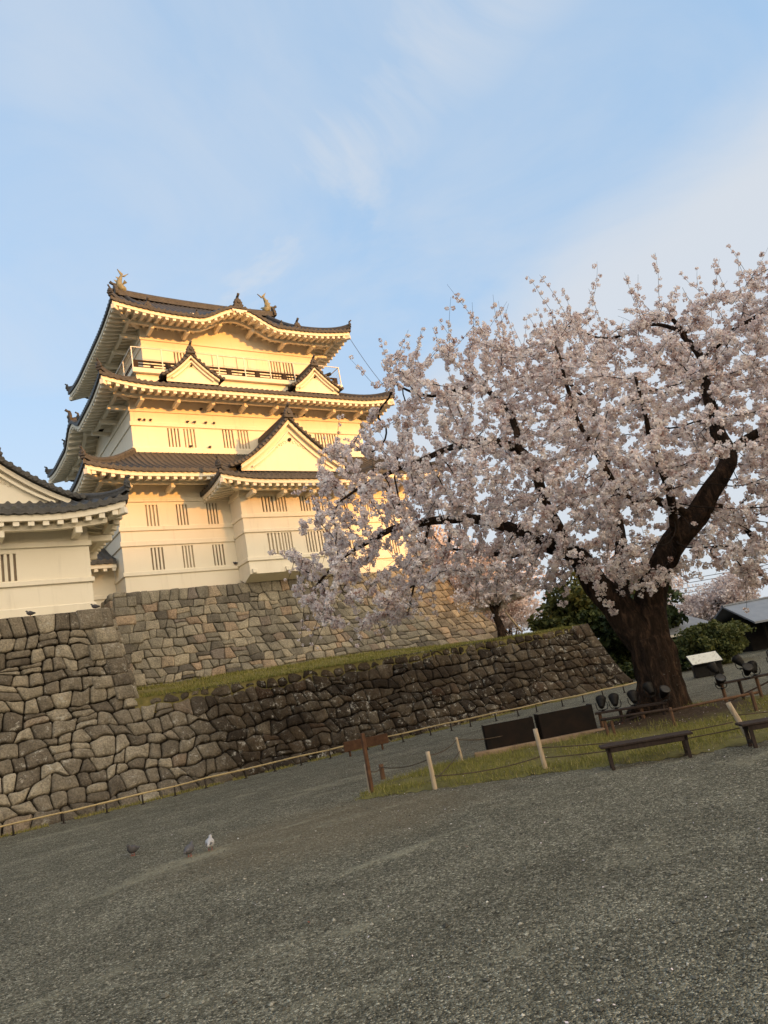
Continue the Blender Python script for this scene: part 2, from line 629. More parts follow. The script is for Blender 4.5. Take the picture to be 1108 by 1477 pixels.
def smooth01(x):
    x = max(0.0, min(1.0, x))
    return x * x * (3 - 2 * x)


# unseen hillside added behind the camera, crest shaped to shade plaza and lower keep
HD = 700.0
PERP = V((-SUN_DIR.y, SUN_DIR.x, 0))                 # +X-ish


def shade_z(p):
    """height of the shade line on the keep front for sideways position p"""
    X = p * 1.06 - 14.0
    return 12.2 - 8.8 * smooth01((X - 20.0) / 11.0)


hb = MB()
rows = []
tanel = math.tan(SUN_EL)
for k, (off, fac) in enumerate(((-160, 0.0), (-90, .62), (-30, .93), (0, 1.0), (40, .95), (160, .6), (320, 0.0))):
    row = []
    for i in range(-150, 151):
        p = i * (1.6 if abs(i) < 60 else 1.6) if abs(i) < 60 else math.copysign(96 + (abs(i) - 60) * 14, i)
        base = SUN_DIR * (HD + off) + PERP * p
        top = shade_z(p) + tanel * (HD + 45)
        if abs(p) > 110:
            top += 10 * math.sin(p * .011) - 4
        top += .5 * mnoise.noise(V((p * .12, 3.1, 0))) if k == 3 else 2.0 * mnoise.noise(V((p * .02, off * .02, 0)))
        if k in (2, 4):
            top = min(top, shade_z(p) + tanel * (HD + 45) - 3)
        row.append((base.x, base.y, top * fac - (1.0 if fac == 0 else 0)))
    rows.append(row)
hb.grid(rows, True)
tag(hb.build('shade_hill', SHADEWOOD), kind='structure')

# terrace between the lower wall and the keep
LIPZ = 3.32
tb = MB()
NX, NY = 70, 16
rows = []
for j in range(NY + 1):
    y = 27.1 + (60 - 27.1) * (j / NY) ** 1.6
    row = []
    for i in range(NX + 1):
        x = 7.0 + (30.6 - 7.0) * i / NX
        z = LIPZ + .92 * smooth01((y - 27.1) / 10.5) * (1 - .55 * smooth01((x - 20) / 11))
        z += .06 * mnoise.noise(V((x * .5, y * .5, 0)))
        row.append((x, y, z))
    rows.append(row)
tb.grid(rows, True)
last = rows[0]
tb.grid([[(x, y, -.1) for x, y, z in last], last], True)
right = [r[-1] for r in rows]
tb.grid([[(x, y, -.1) for x, y, z in right], right], True, True)
tag(tb.build('grass_terrace', TURF), kind='structure')


def terr_z(x, y):
    return LIPZ + .92 * smooth01((y - 27.1) / 10.5) * (1 - .55 * smooth01((x - 20) / 11)) + .06 * mnoise.noise(V((x * .5, y * .5, 0)))


# ------------------------------------------------------------------ masonry
def clip(poly, n, d):
    out = []
    k = len(poly)
    for i in range(k):
        a, b = poly[i], poly[(i + 1) % k]
        da = a[0] * n[0] + a[1] * n[1] - d
        db = b[0] * n[0] + b[1] * n[1] - d
        if da <= 0:
            out.append(a)
        if (da < 0 < db) or (db < 0 < da):
            t = da / (da - db)
            out.append((a[0] + (b[0] - a[0]) * t, a[1] + (b[1] - a[1]) * t))
    return out


def chaikin(p, q=.22):
    o = []
    k = len(p)
    for i in range(k):
        a, b = p[i], p[(i + 1) % k]
        o.append((a[0] + (b[0] - a[0]) * q, a[1] + (b[1] - a[1]) * q))
        o.append((a[0] + (b[0] - a[0]) * (1 - q), a[1] + (b[1] - a[1]) * (1 - q)))
    return o


def masonry(name, P, L, H, sx, sy, mat, parent, seed=1, corner=None, gap=.018, bulge=1.0, rnd=.2, jit=.3, notch=None, coursed=0.0, relax=.85):
    """dry stone wall face: irregular Voronoi stones with rounded faces, one mesh.
    P(s,t) -> world point; corner = list of ends ('L','R') laid in long squared blocks"""
    r = random.Random(seed)
    sites = []
    t = -sy * .2
    while t < H + sy * .3:
        rh = sy * r.uniform(.78, 1.25)
        s_ = -r.uniform(0, sx)
        while s_ < L + sx:
            wd = sx * r.uniform(.6, 1.55)
            sites.append((s_ + wd / 2, t + rh / 2 + r.uniform(-jit, jit) * rh))
            s_ += wd
        t += rh
    mixed = []
    for q in sites:
        u = r.random()
        if u < .09:
            continue                     # neighbours grow into the gap: a big stone
        mixed.append(q)
        if u > .88:                      # small packing stone squeezed in beside it
            mixed.append((q[0] + sx * r.uniform(.38, .55) * r.choice((-1, 1)), q[1] + sy * r.uniform(.3, .5) * r.choice((-1, 1))))
    sites = mixed
    blocks = []
    for end in (corner or []):
        s_end, t0, t1 = L, 0.0, H
        if notch and end == 'R':
            t1 = notch[1]
        if end == 'N':
            s_end, t0, t1 = notch[0], notch[1], H
        t = t0
        k = 0
        while t < t1 - .1:
            bh = min(r.uniform(.42, .62), t1 - t)
            if t1 - t - bh < .25:
                bh = t1 - t
            bl = (1.25 if k % 2 else .75) * r.uniform(.85, 1.2)
            if bl > 1.1 and r.random() < .45:
                cut = bl * r.uniform(.45, .6)
                rects = [(0, cut), (cut, bl)]
            else:
                rects = [(0, bl)]
            for a, b in rects:
                if end == 'L':
                    blocks.append((a, b, t, t + bh))
                else:
                    blocks.append((s_end - b, s_end - a, t, t + bh))
            t += bh
            k += 1
    def cell(i, S):
        px_, py_ = sites[i]
        d2 = ((S[:, 0] - px_) * .88) ** 2 + (S[:, 1] - py_) ** 2
        poly = [(0, 0), (L, 0), (L, H), (0, H)]
        for j in np.argsort(d2)[1:19]:
            qx, qy = sites[j]
            poly = clip(poly, (qx - px_, qy - py_), (qx * qx + qy * qy - px_ * px_ - py_ * py_) / 2)
            if len(poly) < 3:
                return None
        return poly

    S = np.array(sites)
    relaxed = []
    for i, (px_, py_) in enumerate(sites):       # one relaxation removes slivers
        poly = cell(i, S) if (0 < px_ < L and 0 < py_ < H) else None
        if poly:
            gx = sum(p[0] for p in poly) / len(poly)
            gy = sum(p[1] for p in poly) / len(poly)
            relaxed.append((px_ + (gx - px_) * relax, py_ + (gy - py_) * relax))
        else:
            relaxed.append((px_, py_))
    sites = relaxed
    S = np.array(sites)
    polys = []
    for i, (px_, py_) in enumerate(sites):
        if px_ < -sx or px_ > L + sx or py_ < -sy or py_ > H + sy:
            continue
        poly = cell(i, S)
        if poly:
            cym = sum(p[1] for p in poly) / len(poly)
            if notch:
                if px_ > notch[0] and py_ > notch[1]:
                    continue
                if px_ > notch[0]:
                    poly = clip(poly, (0, 1), notch[1])
                elif py_ > notch[1] or cym > notch[1] - .1:
                    poly = clip(poly, (1, 0), notch[0])
                if len(poly) < 3:
                    continue
            polys.append((poly, False))
    if coursed:                              # rough courses with wavy beds instead
        polys = []
        ys = [0.0]
        while ys[-1] < H - sy * .6:
            ys.append(ys[-1] + sy * r.uniform(.8, 1.22))
        ys[-1] = H

        def bed(k, s_):
            if k == 0 or k == len(ys) - 1:
                return ys[k]
            return ys[k] + sy * coursed * (mnoise.noise(V((s_ * .8, k * 7.3, seed))) + .7 * mnoise.noise(V((s_ * 2.3, k * 3.1, seed + 5))))
        for k in range(len(ys) - 1):
            s_ = -r.uniform(0, sx * .6)
            tl0 = r.uniform(-.09, .09)
            while s_ < L:
                wd = sx * r.uniform(.6, 1.45)
                tl1 = r.uniform(-.12, .12)
                a0, a1, b0, b1 = s_ - tl0, s_ + wd - tl1, s_ + tl0, s_ + wd + tl1
                lim = lambda q: min(L, max(0.0, q))
                a0, a1, b0, b1 = lim(a0), lim(a1), lim(b0), lim(b1)
                if a1 - a0 > .08 and b1 - b0 > .08:
                    am, bm_ = (a0 + a1) / 2, (b0 + b1) / 2
                    if wd > sx * .95 and r.random() < .16:      # one stone split into two thin ones
                        f_ = r.uniform(.42, .6)
                        mid = lambda q: lerp(bed(k, q), bed(k + 1, q), f_)
                        c0, c1 = (a0 + b0) / 2, (a1 + b1) / 2
                        polys.append(([(a0, bed(k, a0)), (am, bed(k, am)), (a1, bed(k, a1)), (c1, mid(c1)), (c0, mid(c0))], False))
                        polys.append(([(c0, mid(c0)), (c1, mid(c1)), (b1, bed(k + 1, b1)), (bm_, bed(k + 1, bm_)), (b0, bed(k + 1, b0))], False))
                    else:
                        polys.append(([(a0, bed(k, a0)), (am, bed(k, am)), (a1, bed(k, a1)), (b1, bed(k + 1, b1)), (bm_, bed(k + 1, bm_)), (b0, bed(k + 1, b0))], False))
                s_ += wd
                tl0 = tl1
        if notch:
            cut = []
            for poly, k_ in polys:
                ms = sum(p[0] for p in poly) / len(poly)
                mt = sum(p[1] for p in poly) / len(poly)
                if ms > notch[0] and mt > notch[1]:
                    continue
                if ms > notch[0]:
                    poly = clip(poly, (0, 1), notch[1])
                elif mt > notch[1] - .1:
                    poly = clip(poly, (1, 0), notch[0])
                if len(poly) > 2:
                    cut.append((poly, k_))
            polys = cut
    for a, b, c, d in blocks:
        polys.append(([(a, c), (b, c), (b, d), (a, d)], True))
    mb = MB()

    def place(s_, t_, dep):
        e = .01
        p = P(s_, t_)
        f_ = -1.0 if t_ > .05 else 1.0
        t_ = max(0.0, t_)
        n = (P(s_ + e, t_) - p).cross((P(s_, t_ + e * f_) - p) * f_)
        if n.length < 1e-9:
            n = V((0, -1, 0))
        n.normalize()
        return p + n * dep

    for poly, blk in polys:
        cx_ = sum(p[0] for p in poly) / len(poly)
        cy_ = sum(p[1] for p in poly) / len(poly)
        area = .5 * abs(sum(poly[i][0] * poly[(i + 1) % len(poly)][1] - poly[(i + 1) % len(poly)][0] * poly[i][1] for i in range(len(poly))))
        if area < .008:
            continue
        gp = gap * (.5 if blk else r.uniform(.4, 1.8))
        pp = []
        for p in poly:
            dx, dy = p[0] - cx_, p[1] - cy_
            dd = math.hypot(dx, dy) + 1e-6
            k = max(.3, 1 - gp / dd)
            pp.append((cx_ + dx * k, cy_ + dy * k))
        # subdivide long sides, then round the corners
        q = []
        for i in range(len(pp)):
            a, b = pp[i], pp[(i + 1) % len(pp)]
            q.append(a)
            if math.hypot(b[0] - a[0], b[1] - a[1]) > .28:
                jt = .0 if blk else .018
                q.append(((a[0] + b[0]) / 2 + r.uniform(-jt, jt), (a[1] + b[1]) / 2 + r.uniform(-jt, jt)))
        q = chaikin(q, .10 if blk else rnd)
        n = len(q)
        off = r.uniform(.0, .035) * bulge + (.115 if blk else 0)
        tx, ty = r.uniform(-.11, .11), r.uniform(-.11, .11)
        if blk:
            tx *= .2
            ty *= .2
        mb.t = r.random()
        rings = ((1.0, -.13), (.985, -.03), (.92, .012), (.78, .03), (.42, .045))
        vs = []
        for sc_, dp in rings:
            for (x, y) in q:
                x2, y2 = cx_ + (x - cx_) * sc_, cy_ + (y - cy_) * sc_
                dep = off + dp * bulge + tx * (x2 - cx_) + ty * (y2 - cy_)
                if dp > -.02:
                    dep += .028 * bulge * mnoise.noise(V((x2 * 4.3 + seed * 7, y2 * 4.3, seed)))
                if dp < -.1:
                    dep = dp
                vs.append(place(x2, y2, dep))
        vs.append(place(cx_, cy_, off + .05 * bulge))
        fs = []
        for k in range(len(rings) - 1):
            for i in range(n):
                i2 = (i + 1) % n
                fs.append((k * n + i, k * n + i2, (k + 1) * n + i2, (k + 1) * n + i))
        k = len(rings) - 1
        for i in range(n):
            fs.append((k * n + i, k * n + (i + 1) % n, k * n + n))
        mb.add(vs, fs, True)
    o = mb.build(name, mat, parent, tint=True)
    back = MB()
    if notch:
        back.grid([[place(L * i / 24, notch[1] * j / 6, -.1) for i in range(25)] for j in range(7)], True)
        back.grid([[place(notch[0] * i / 24, lerp(notch[1], H, j / 6), -.1) for i in range(25)] for j in range(7)], True)
    else:
        back.grid([[place(L * i / 24, H * j / 6, -.1) for i in range(25)] for j in range(7)], True)
    back.build('joint', JOINT, o)
    return o


def lerp(a, b, t):
    return a + (b - a) * t


# one continuous wall along the plaza: low in front of the terrace, tall under the turret
HT = 6.75
LW = 37.6


def lower_P(s, t):
    v = min(1.0, max(0.0, t / 3.35))
    v2 = min(1.0, max(0.0, (t - 3.35) / 3.4))
    xr = 30.95 + 0.75 * (1 - v) ** 1.6
    x = lerp(-6.6, xr, s / LW)
    x -= v2 * .55 * smooth01((s - 10) / 3.7)
    y = lerp(25.75, 27.2, v ** .8) + .4 * v2
    return V((x, y, -.05 + t * (3.4 / 3.35 if t < 3.35 else 1.0) + (.05 if t >= 3.35 else 0)))


lw = thing('stone_wall', 'long stone wall, tall and tan under the turret, low and dark stained below the grass strip', 'stone wall', (12, 26, 0))
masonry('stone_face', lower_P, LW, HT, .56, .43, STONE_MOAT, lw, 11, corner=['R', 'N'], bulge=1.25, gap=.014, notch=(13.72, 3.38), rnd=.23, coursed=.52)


def lower_side(s, t, L=12.0, H=3.35):
    u = s / L
    v = min(1.0, max(0.0, t / H))
    return V((30.95 + 0.75 * (1 - v) ** 1.6, lerp(25.75, 27.2, v ** .8) + u * L, -.05 + v * (H + .05)))


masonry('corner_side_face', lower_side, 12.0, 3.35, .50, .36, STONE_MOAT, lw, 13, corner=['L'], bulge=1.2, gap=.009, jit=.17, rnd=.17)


def gate_side(s, t, L=14.0, H=3.42):
    v = min(1.0, max(0.0, t / H))
    return V((lerp(7.1, 6.55, v), lerp(27.2, 27.6, v) + s, 3.32 + v * H))


masonry('turret_side_face', gate_side, 14.0, 3.42, .70, .50, STONE_MOAT, lw, 6, corner=['L'], bulge=1.15, gap=.012)
tp = MB()
tp.box((-6.6, 27.7, 6.3), (6.45, 41, 6.68))
tp.build('fill', TURF, lw)


# keep base
def keep_P(s, t, L=24.0, H=5.6):
    v = min(1.0, max(0.0, t / H))
    b = (1 - v)
    x = lerp(lerp(9.65, 9.05, b), lerp(31.3, 35.0, b ** 1.25), s / L)
    y = 39.45 - 1.85 * b ** 1.1
    return V((x, y, 3.85 + t))


kb = thing('stone_wall', 'stone base of warm tan fitted stones carrying the white castle keep', 'stone wall', (20, 40, 3.9))
masonry('stone_face', keep_P, 24.0, 5.6, .60, .46, STONE_KEEP, kb, 21, corner=['L'], bulge=.85, gap=.010, rnd=.17, jit=.12, coursed=.34)


def keep_left(s, t, L=19.0, H=5.6):
    v = min(1.0, max(0.0, t / H))
    b = 1 - v
    return V((lerp(9.65, 9.05, b), 39.45 - 1.85 * b ** 1.1 + (19.0 - s), 3.85 + t))


masonry('side_face', keep_left, 19.0, 5.6, .80, .55, STONE_KEEP, kb, 22, corner=['R'], bulge=.95, gap=.014)


def keep_right(s, t, L=19.0, H=5.6):
    v = min(1.0, max(0.0, t / H))
    b = 1 - v
    return V((lerp(31.3, 35.0, b ** 1.25), 39.45 - 1.85 * b ** 1.1 + s, 3.85 + t))


masonry('side_face', keep_right, 19.0, 5.6, .80, .55, STONE_KEEP, kb, 23, bulge=.95, gap=.014)
tp = MB()
tp.box((9.8, 39.6, 8.9), (31.1, 58, 9.36))
tp.build('fill', CONCRETE, kb)

# ------------------------------------------------------------------ castle building kit
TP = .36            # tile pitch


def ripple(a, wd=.085):
    ph = (a / TP) % 1.0
    if ph < .5:
        return wd * math.sin(PI * ph / .5) ** .7
    return -.012 * math.sin(PI * (ph - .5) / .5)


class Side:
    """one roof slope: eave line from P0 along e (length L), o = outward direction"""

    def __init__(s, P0, e, o, L, Wd, z0, rise, lift=.42, liftlen=3.6, bump=None, conc=.35, hipL=True, hipR=True, cutL=None, cutR=None, gi=None):
        s.P0, s.e, s.o, s.L, s.W, s.z0, s.rise = V(P0), V(e), V(o), L, Wd, z0, rise
        s.lift, s.liftlen, s.bump, s.conc = lift, liftlen, bump, conc
        s.hipL, s.hipR, s.gi = hipL, hipR, gi

    def lf(s, a):
        z = 0.0
        if s.hipL and a < s.liftlen:
            z += s.lift * (1 - a / s.liftlen) ** 2
        if s.hipR and s.L - a < s.liftlen:
            z += s.lift * (1 - (s.L - a) / s.liftlen) ** 2
        return z

    def prof(s, w_):
        t = w_ / s.W
        return s.rise * ((1 - s.conc) * t + s.conc * t * t)

    def ztop(s, a, w_):
        k = max(0.0, 1 - w_ / 4.0)
        z = s.z0 + s.prof(w_) + s.lf(a) * k ** 2
        if s.bump:
            z += s.bump(a) * max(0.0, 1 - w_ / (s.W * .85)) ** 1.2
        return z

    def zsof(s, a, w_):
        k = max(0.0, 1 - w_ / 4.0)
        z = s.z0 - .43 + .20 * w_ + s.lf(a) * k ** 2
        if s.bump:
            z += s.bump(a)
        return z

    def wmax(s, a, Wd=None):
        Wd = Wd or s.W
        m_ = Wd
        dl = a if s.hipL else 1e9
        dr = s.L - a if s.hipR else 1e9
        d = min(dl, dr)
        if s.gi is not None:
            if d < s.gi:
                m_ = min(m_, d)
        else:
            m_ = min(m_, d)
        return max(m_, 0.002)

    def pt(s, a, w_, z):
        p = s.P0 + s.e * a - s.o * w_
        return V((p.x, p.y, z))

    def tiles(s, mb):
        n = max(8, int(s.L / TP * 8))
        nv = 7
        cols = []
        A = [s.L * i / n for i in range(n + 1)]
        if s.gi is not None:
            A = sorted(A + [s.gi - .0005, s.gi + .0005, s.L - s.gi - .0005, s.L - s.gi + .0005])
        for a in A:
            wm = s.wmax(a)
            col = [s.pt(a, .25, s.ztop(a, 0) - .215), s.pt(a, 0.0, s.ztop(a, 0) - .21 + .5 * ripple(a))]
            for k in range(nv + 1):
                w_ = wm * k / nv
                col.append(s.pt(a, w_, s.ztop(a, w_) + ripple(a)))
            cols.append(col)
        G = [list(r) for r in zip(*cols)]
        mb.grid(G, False)

    def fascia(s, mb, inset=.11, h=.23, th=.12):
        n = 90 if s.bump else 36
        a0, a1 = (inset if s.hipL else 0), s.L - (inset if s.hipR else 0)
        sec = [(inset, 0.0), (inset, 1.0), (inset + th, 1.0), (inset + th, 0.0)]
        rows_ = []
        for w_, k in sec + sec[:1]:
            rows_.append([s.pt(a0 + (a1 - a0) * i / n, w_, s.ztop(a0 + (a1 - a0) * i / n, 0) - .205 - h + h * k) for i in range(n + 1)])
        mb.grid(rows_, False, True)

    def soffit(s, mb, Wo):
        n = 90 if s.bump else 40
        cols = []
        for i in range(n + 1):
            a = s.L * i / n
            wm = min(Wo, max(.13, s.wmax(a, Wo)))
            cols.append([s.pt(a, .12 + (wm - .12) * k / 5, s.zsof(a, .12 + (wm - .12) * k / 5)) for k in range(6)])
        mb.grid([list(r) for r in zip(*cols)], True, True)

    def rafters(s, mb, Wo, step=.48, wd=.20, ht=.20):
        n = int(s.L / step)
        off = (s.L - n * step) / 2
        for i in range(n + 1):
            a = off + i * step
            wm = min(Wo, s.wmax(a, Wo))
            if wm < .35:
                continue
            K = 4
            vs = []
            for k in range(K + 1):
                w_ = .15 + (wm - .15) * k / K
                z = s.zsof(a, w_)
                vs += [s.pt(a - wd / 2, w_, z - ht), s.pt(a + wd / 2, w_, z - ht), s.pt(a + wd / 2, w_, z + .03), s.pt(a - wd / 2, w_, z + .03)]
            fs = [(0, 1, 2, 3)]
            for k in range(K):
                b = k * 4
                for j in range(4):
                    j2 = (j + 1) % 4
                    fs.append((b + j, b + 4 + j, b + 4 + j2, b + j2))
            mb.add(vs, fs)

    def purlin(s, mb, w_, sz=.2, a0=None, a1=None):
        a0 = w_ if a0 is None else a0
        a1 = s.L - w_ if a1 is None else a1
        n = 40
        sec = [(-sz / 2, -.17 - sz), (sz / 2, -.17 - sz), (sz / 2, -.155), (-sz / 2, -.155)]
        rows_ = []
        bp = s.bump
        for dw, dz in sec + sec[:1]:
            rows_.append([s.pt(a0 + (a1 - a0) * i / n, w_ + dw, s.zsof(a0 + (a1 - a0) * i / n, w_) + dz) for i in range(n + 1)])
        mb.grid(rows_, False)


def ridge_strip(mb, pts, wd=.30, ht=.34):
    """stacked-tile ridge: rounded section with course lines swept along pts"""
    sec = [(-.5, -.3), (-.5, .18), (-.42, .2), (-.46, .42), (-.38, .45), (-.36, .62), (-.22, .86), (0, 1.0), (.22, .86), (.36, .62), (.38, .45), (.46, .42), (.42, .2), (.5, .18), (.5, -.3)]
    pts = [V(p) for p in pts]
    rows_ = []
    for i, p in enumerate(pts):
        d = (pts[min(i + 1, len(pts) - 1)] - pts[max(i - 1, 0)])
        sd_ = V((d.y, -d.x, 0)).normalized()
        rows_.append([p + sd_ * (a * wd) + V((0, 0, b * ht)) for a, b in sec])
    mb.grid([list(r) for r in zip(*rows_)], False)
    for k in (0, -1):
        q = rows_[k]
        fc = list(range(len(q)))
        mb.add(q, [fc if k else fc[::-1]])


def oni(mb, p, d, s=1.0):
    """demon-tile ridge end: shield with horns, disc and a projecting round tile; d = facing direction"""
    d = V(d)
    d.z = 0
    d.normalize()
    x = V((-d.y, d.x, 0))
    out = [(-.30, -.12), (-.36, .02), (-.27, .10), (-.30, .24), (-.22, .30), (-.20, .42), (-.10, .46), (-.07, .58), (0, .62), (.07, .58), (.10, .46), (.20, .42), (.22, .30), (.30, .24), (.27, .10), (.36, .02), (.30, -.12)]
    n = len(out)
    vs = []
    for dep, k in ((-.10, 1.0), (.05, 1.0), (.10, .82)):
        for a, b in out:
            vs.append(V(p) + x * (a * k * s) + V((0, 0, (b * k + .02) * s)) + d * (dep * s))
    fs = [tuple(reversed(range(n))), tuple(range(2 * n, 3 * n))]
    for k in range(2):
        for i in range(n):
            i2 = (i + 1) % n
            fs.append((k * n + i, k * n + i2, (k + 1) * n + i2, (k + 1) * n + i))
    mb.add(vs, fs)
    c = V(p) + V((0, 0, .22 * s))
    mb.tube([c + d * (.08 * s), c + d * (.17 * s)], [.13 * s, .10 * s], 10)
    c = V(p) + V((0, 0, .60 * s))
    mb.tube([c - d * (.05 * s), c + d * (.12 * s) + V((0, 0, .04 * s)), c + d * (.26 * s) + V((0, 0, .14 * s))], [.085 * s, .085 * s, .095 * s], 8)


def hip_ridge(roofobj, corner, inner, zc, zi, wd=.30, ht=.32, s=.6, tipup=.14):
    """ridge running down a hip; corner/inner are xy, ends in a demon tile"""
    mb = MB()
    pts = []
    n = 12
    for i in range(n + 1):
        t = i / n
        x = lerp(corner[0], inner[0], t)
        y = lerp(corner[1], inner[1], t)
        z = zc(t) + .03 + tipup * (1 - t) ** 6
        pts.append(V((x, y, z)))
    ridge_strip(mb, pts, wd, ht)
    o = mb.build('hip_ridge', TILE, roofobj)
    d = pts[0] - pts[1]
    ob = MB()
    oni(ob, pts[0] + V((0, 0, .10)), d, s)
    ob.build('ridge_end_tile', TILE, roofobj)
    return o


def side_kit(roofobj, side, Wo, bracket=True, pur=.95, step=2.3, brange=None):
    f = MB()
    side.fascia(f)
    f.build('eave_board', PLASTER, roofobj)
    f = MB()
    side.soffit(f, Wo)
    f.build('soffit', PLASTER, roofobj)
    f = MB()
    side.rafters(f, Wo)
    f.build('rafters', PLASTER, roofobj)
    if bracket:
        f = MB()
        a0 = pur if side.hipL else 0
        a1 = side.L - (pur if side.hipR else 0)
        side_b = side.bump
        side.purlin(f, Wo - pur, a0=a0, a1=a1)
        f.build('purlin', PLASTER, roofobj)
        lo = Wo + .5 if side.hipL else .3
        hi = side.L - (Wo + .5 if side.hipR else .3)
        n = max(1, int(round((hi - lo) / step)))
        for i in range(n + 1):
            a = lo + (hi - lo) * i / n
            b = MB()
            z = side.zsof(a, Wo - pur) - .17 - .2
            p0 = side.pt(a, Wo + .02, z - .13)
            p1 = side.pt(a, Wo - pur - .22, z - .13)
            b.bar(p0, p1, .24, .25, bev=.02)
            b.build('bracket', PLASTER, roofobj)


def ring_roof(parent, x0, x1, y0, y1, z0, rise, Wd, Wo, lift=.42, bumps=None, sides='FLRB', step=2.3, liftlen=3.6):
    """skirt roof round a storey; x0..y1 = eave rectangle"""
    bumps = bumps or {}
    tl = MB()
    S = {}
    S['F'] = Side((x0, y0, 0), (1, 0, 0), (0, -1, 0), x1 - x0, Wd, z0, rise, lift, liftlen, bumps.get('F'))
    S['L'] = Side((x0, y1, 0), (0, -1, 0), (-1, 0, 0), y1 - y0, Wd, z0, rise, lift, liftlen, bumps.get('L'))
    S['R'] = Side((x1, y0, 0), (0, 1, 0), (1, 0, 0), y1 - y0, Wd, z0, rise, lift, liftlen, bumps.get('R'))
    S['B'] = Side((x1, y1, 0), (-1, 0, 0), (0, 1, 0), x1 - x0, Wd, z0, rise, lift, liftlen, None)
    for k in S:
        S[k].tiles(tl)
    ro = tl.build('roof', TILE, parent)
    for k in sides:
        side_kit(ro, S[k], Wo, step=step)
    F = S['F']
    for cx_, cy_, sx_, sy_ in ((x0, y0, 1, 1), (x1, y0, -1, 1), (x0, y1, 1, -1), (x1, y1, -1, -1)):
        hip_ridge(ro, (cx_, cy_), (cx_ + sx_ * Wd, cy_ + sy_ * Wd), lambda t: F.ztop(t * Wd, t * Wd), None)
        hr = MB()       # corner beam under the eave
        p0 = V((cx_ + sx_ * .10, cy_ + sy_ * .10, F.zsof(.1, .1) - .16))
        p1 = V((cx_ + sx_ * Wo, cy_ + sy_ * Wo, F.zsof(Wo, Wo) - .20))
        hr.bar(p0, p1, .26, .30, bev=.02)
        hr.build('corner_beam', PLASTER, ro)
    # course of ridge tiles where the roof meets the wall above
    return ro, S


def wall_face(mb, P, e, up, W_, H_, holes, depth=.12):
    """wall rectangle with recessed openings; P corner, e along, up; normal = e x up"""
    P, e, up = V(P), V(e), V(up)
    n = e.cross(up)
    xs = sorted({0.0, W_} | {h[0] for h in holes} | {h[1] for h in holes})
    zs = sorted({0.0, H_} | {h[2] for h in holes} | {h[3] for h in holes})
    for i in range(len(xs) - 1):
        for j in range(len(zs) - 1):
            mx_, mz = (xs[i] + xs[i + 1]) / 2, (zs[j] + zs[j + 1]) / 2
            if any(h[0] < mx_ < h[1] and h[2] < mz < h[3] for h in holes):
                continue
            mb.add([P + e * xs[i] + up * zs[j], P + e * xs[i + 1] + up * zs[j], P + e * xs[i + 1] + up * zs[j + 1], P + e * xs[i] + up * zs[j + 1]], [(0, 1, 2, 3)])
    for a, b, c, d in holes:
        q = [P + e * a + up * c, P + e * b + up * c, P + e * b + up * d, P + e * a + up * d]
        q2 = [p - n * depth for p in q]
        mb.add(q + q2, [(0, 4, 5, 1), (1, 5, 6, 2), (2, 6, 7, 3), (3, 7, 4, 0)])


def window(parent, P, e, up, hole, dark=True, bars=4, depth=.12):
    P, e, up = V(P), V(e), V(up)
    n = e.cross(up)
    a, b, c, d = hole
    f = MB()
    bars = 3
    bw = (b - a) / 7 * 1.1
    M = Matrix(((e.x, n.x, up.x, P.x), (e.y, n.y, up.y, P.y), (e.z, n.z, up.z, P.z), (0, 0, 0, 1)))
    for i in range(bars):
        cx_ = a + (b - a) * (2 * i + 1.5) / 7
        f.bbox((cx_ - bw / 2, -.085, c + .003), (cx_ + bw / 2, -.008, d - .003), .012, M)
    o = f.build('window', PLASTER, parent)
    p = MB()
    z = -depth + .006
    p.add([M @ V((a, z, c)), M @ V((b, z, c)), M @ V((b, z, d)), M @ V((a, z, d))], [(0, 1, 2, 3)])
    p.build('pane', PANE_D if dark else PANE_L, o)
    return o


def storey(parent, x0, x1, y0, y1, z0, z1, wins, bands, side_bands=True, recess=.18):
    """white plaster storey; wins = [(xa, xb, za, zb, dark)] on the front; bands = [(za, zb)]"""
    mb = MB()
    holes = [(a - x0, b - x0, c - z0, d - z0) for a, b, c, d, k in wins]
    wall_face(mb, (x0, y0, z0), (1, 0, 0), (0, 0, 1), x1 - x0, z1 - z0, holes)
    wall_face(mb, (x0, y1, z0), (0, -1, 0), (0, 0, 1), y1 - y0, z1 - z0, [])
    wall_face(mb, (x1, y0, z0), (0, 1, 0), (0, 0, 1), y1 - y0, z1 - z0, [])
    wall_face(mb, (x1, y1, z0), (-1, 0, 0), (0, 0, 1), x1 - x0, z1 - z0, [])
    wl = mb.build('wall', PLASTER, parent)
    for (a, b, c, d, k), h in zip(wins, holes):
        window(wl, (x0, y0, z0), (1, 0, 0), (0, 0, 1), h, k)
    for za, zb in bands:
        m2 = MB()
        p = .085
        m2.bbox((x0 - p, y0 - p, za), (x1 + p, y0 - .002, zb), .015)
        m2.bbox((x0 - p, y0 + .0, za), (x0 - .002, y1 + p, zb), .015)
        m2.bbox((x1 + .002, y0 + .0, za), (x1 + p, y1 + p, zb), .015)
        m2.build('moulding', PLASTER, wl)
    return wl


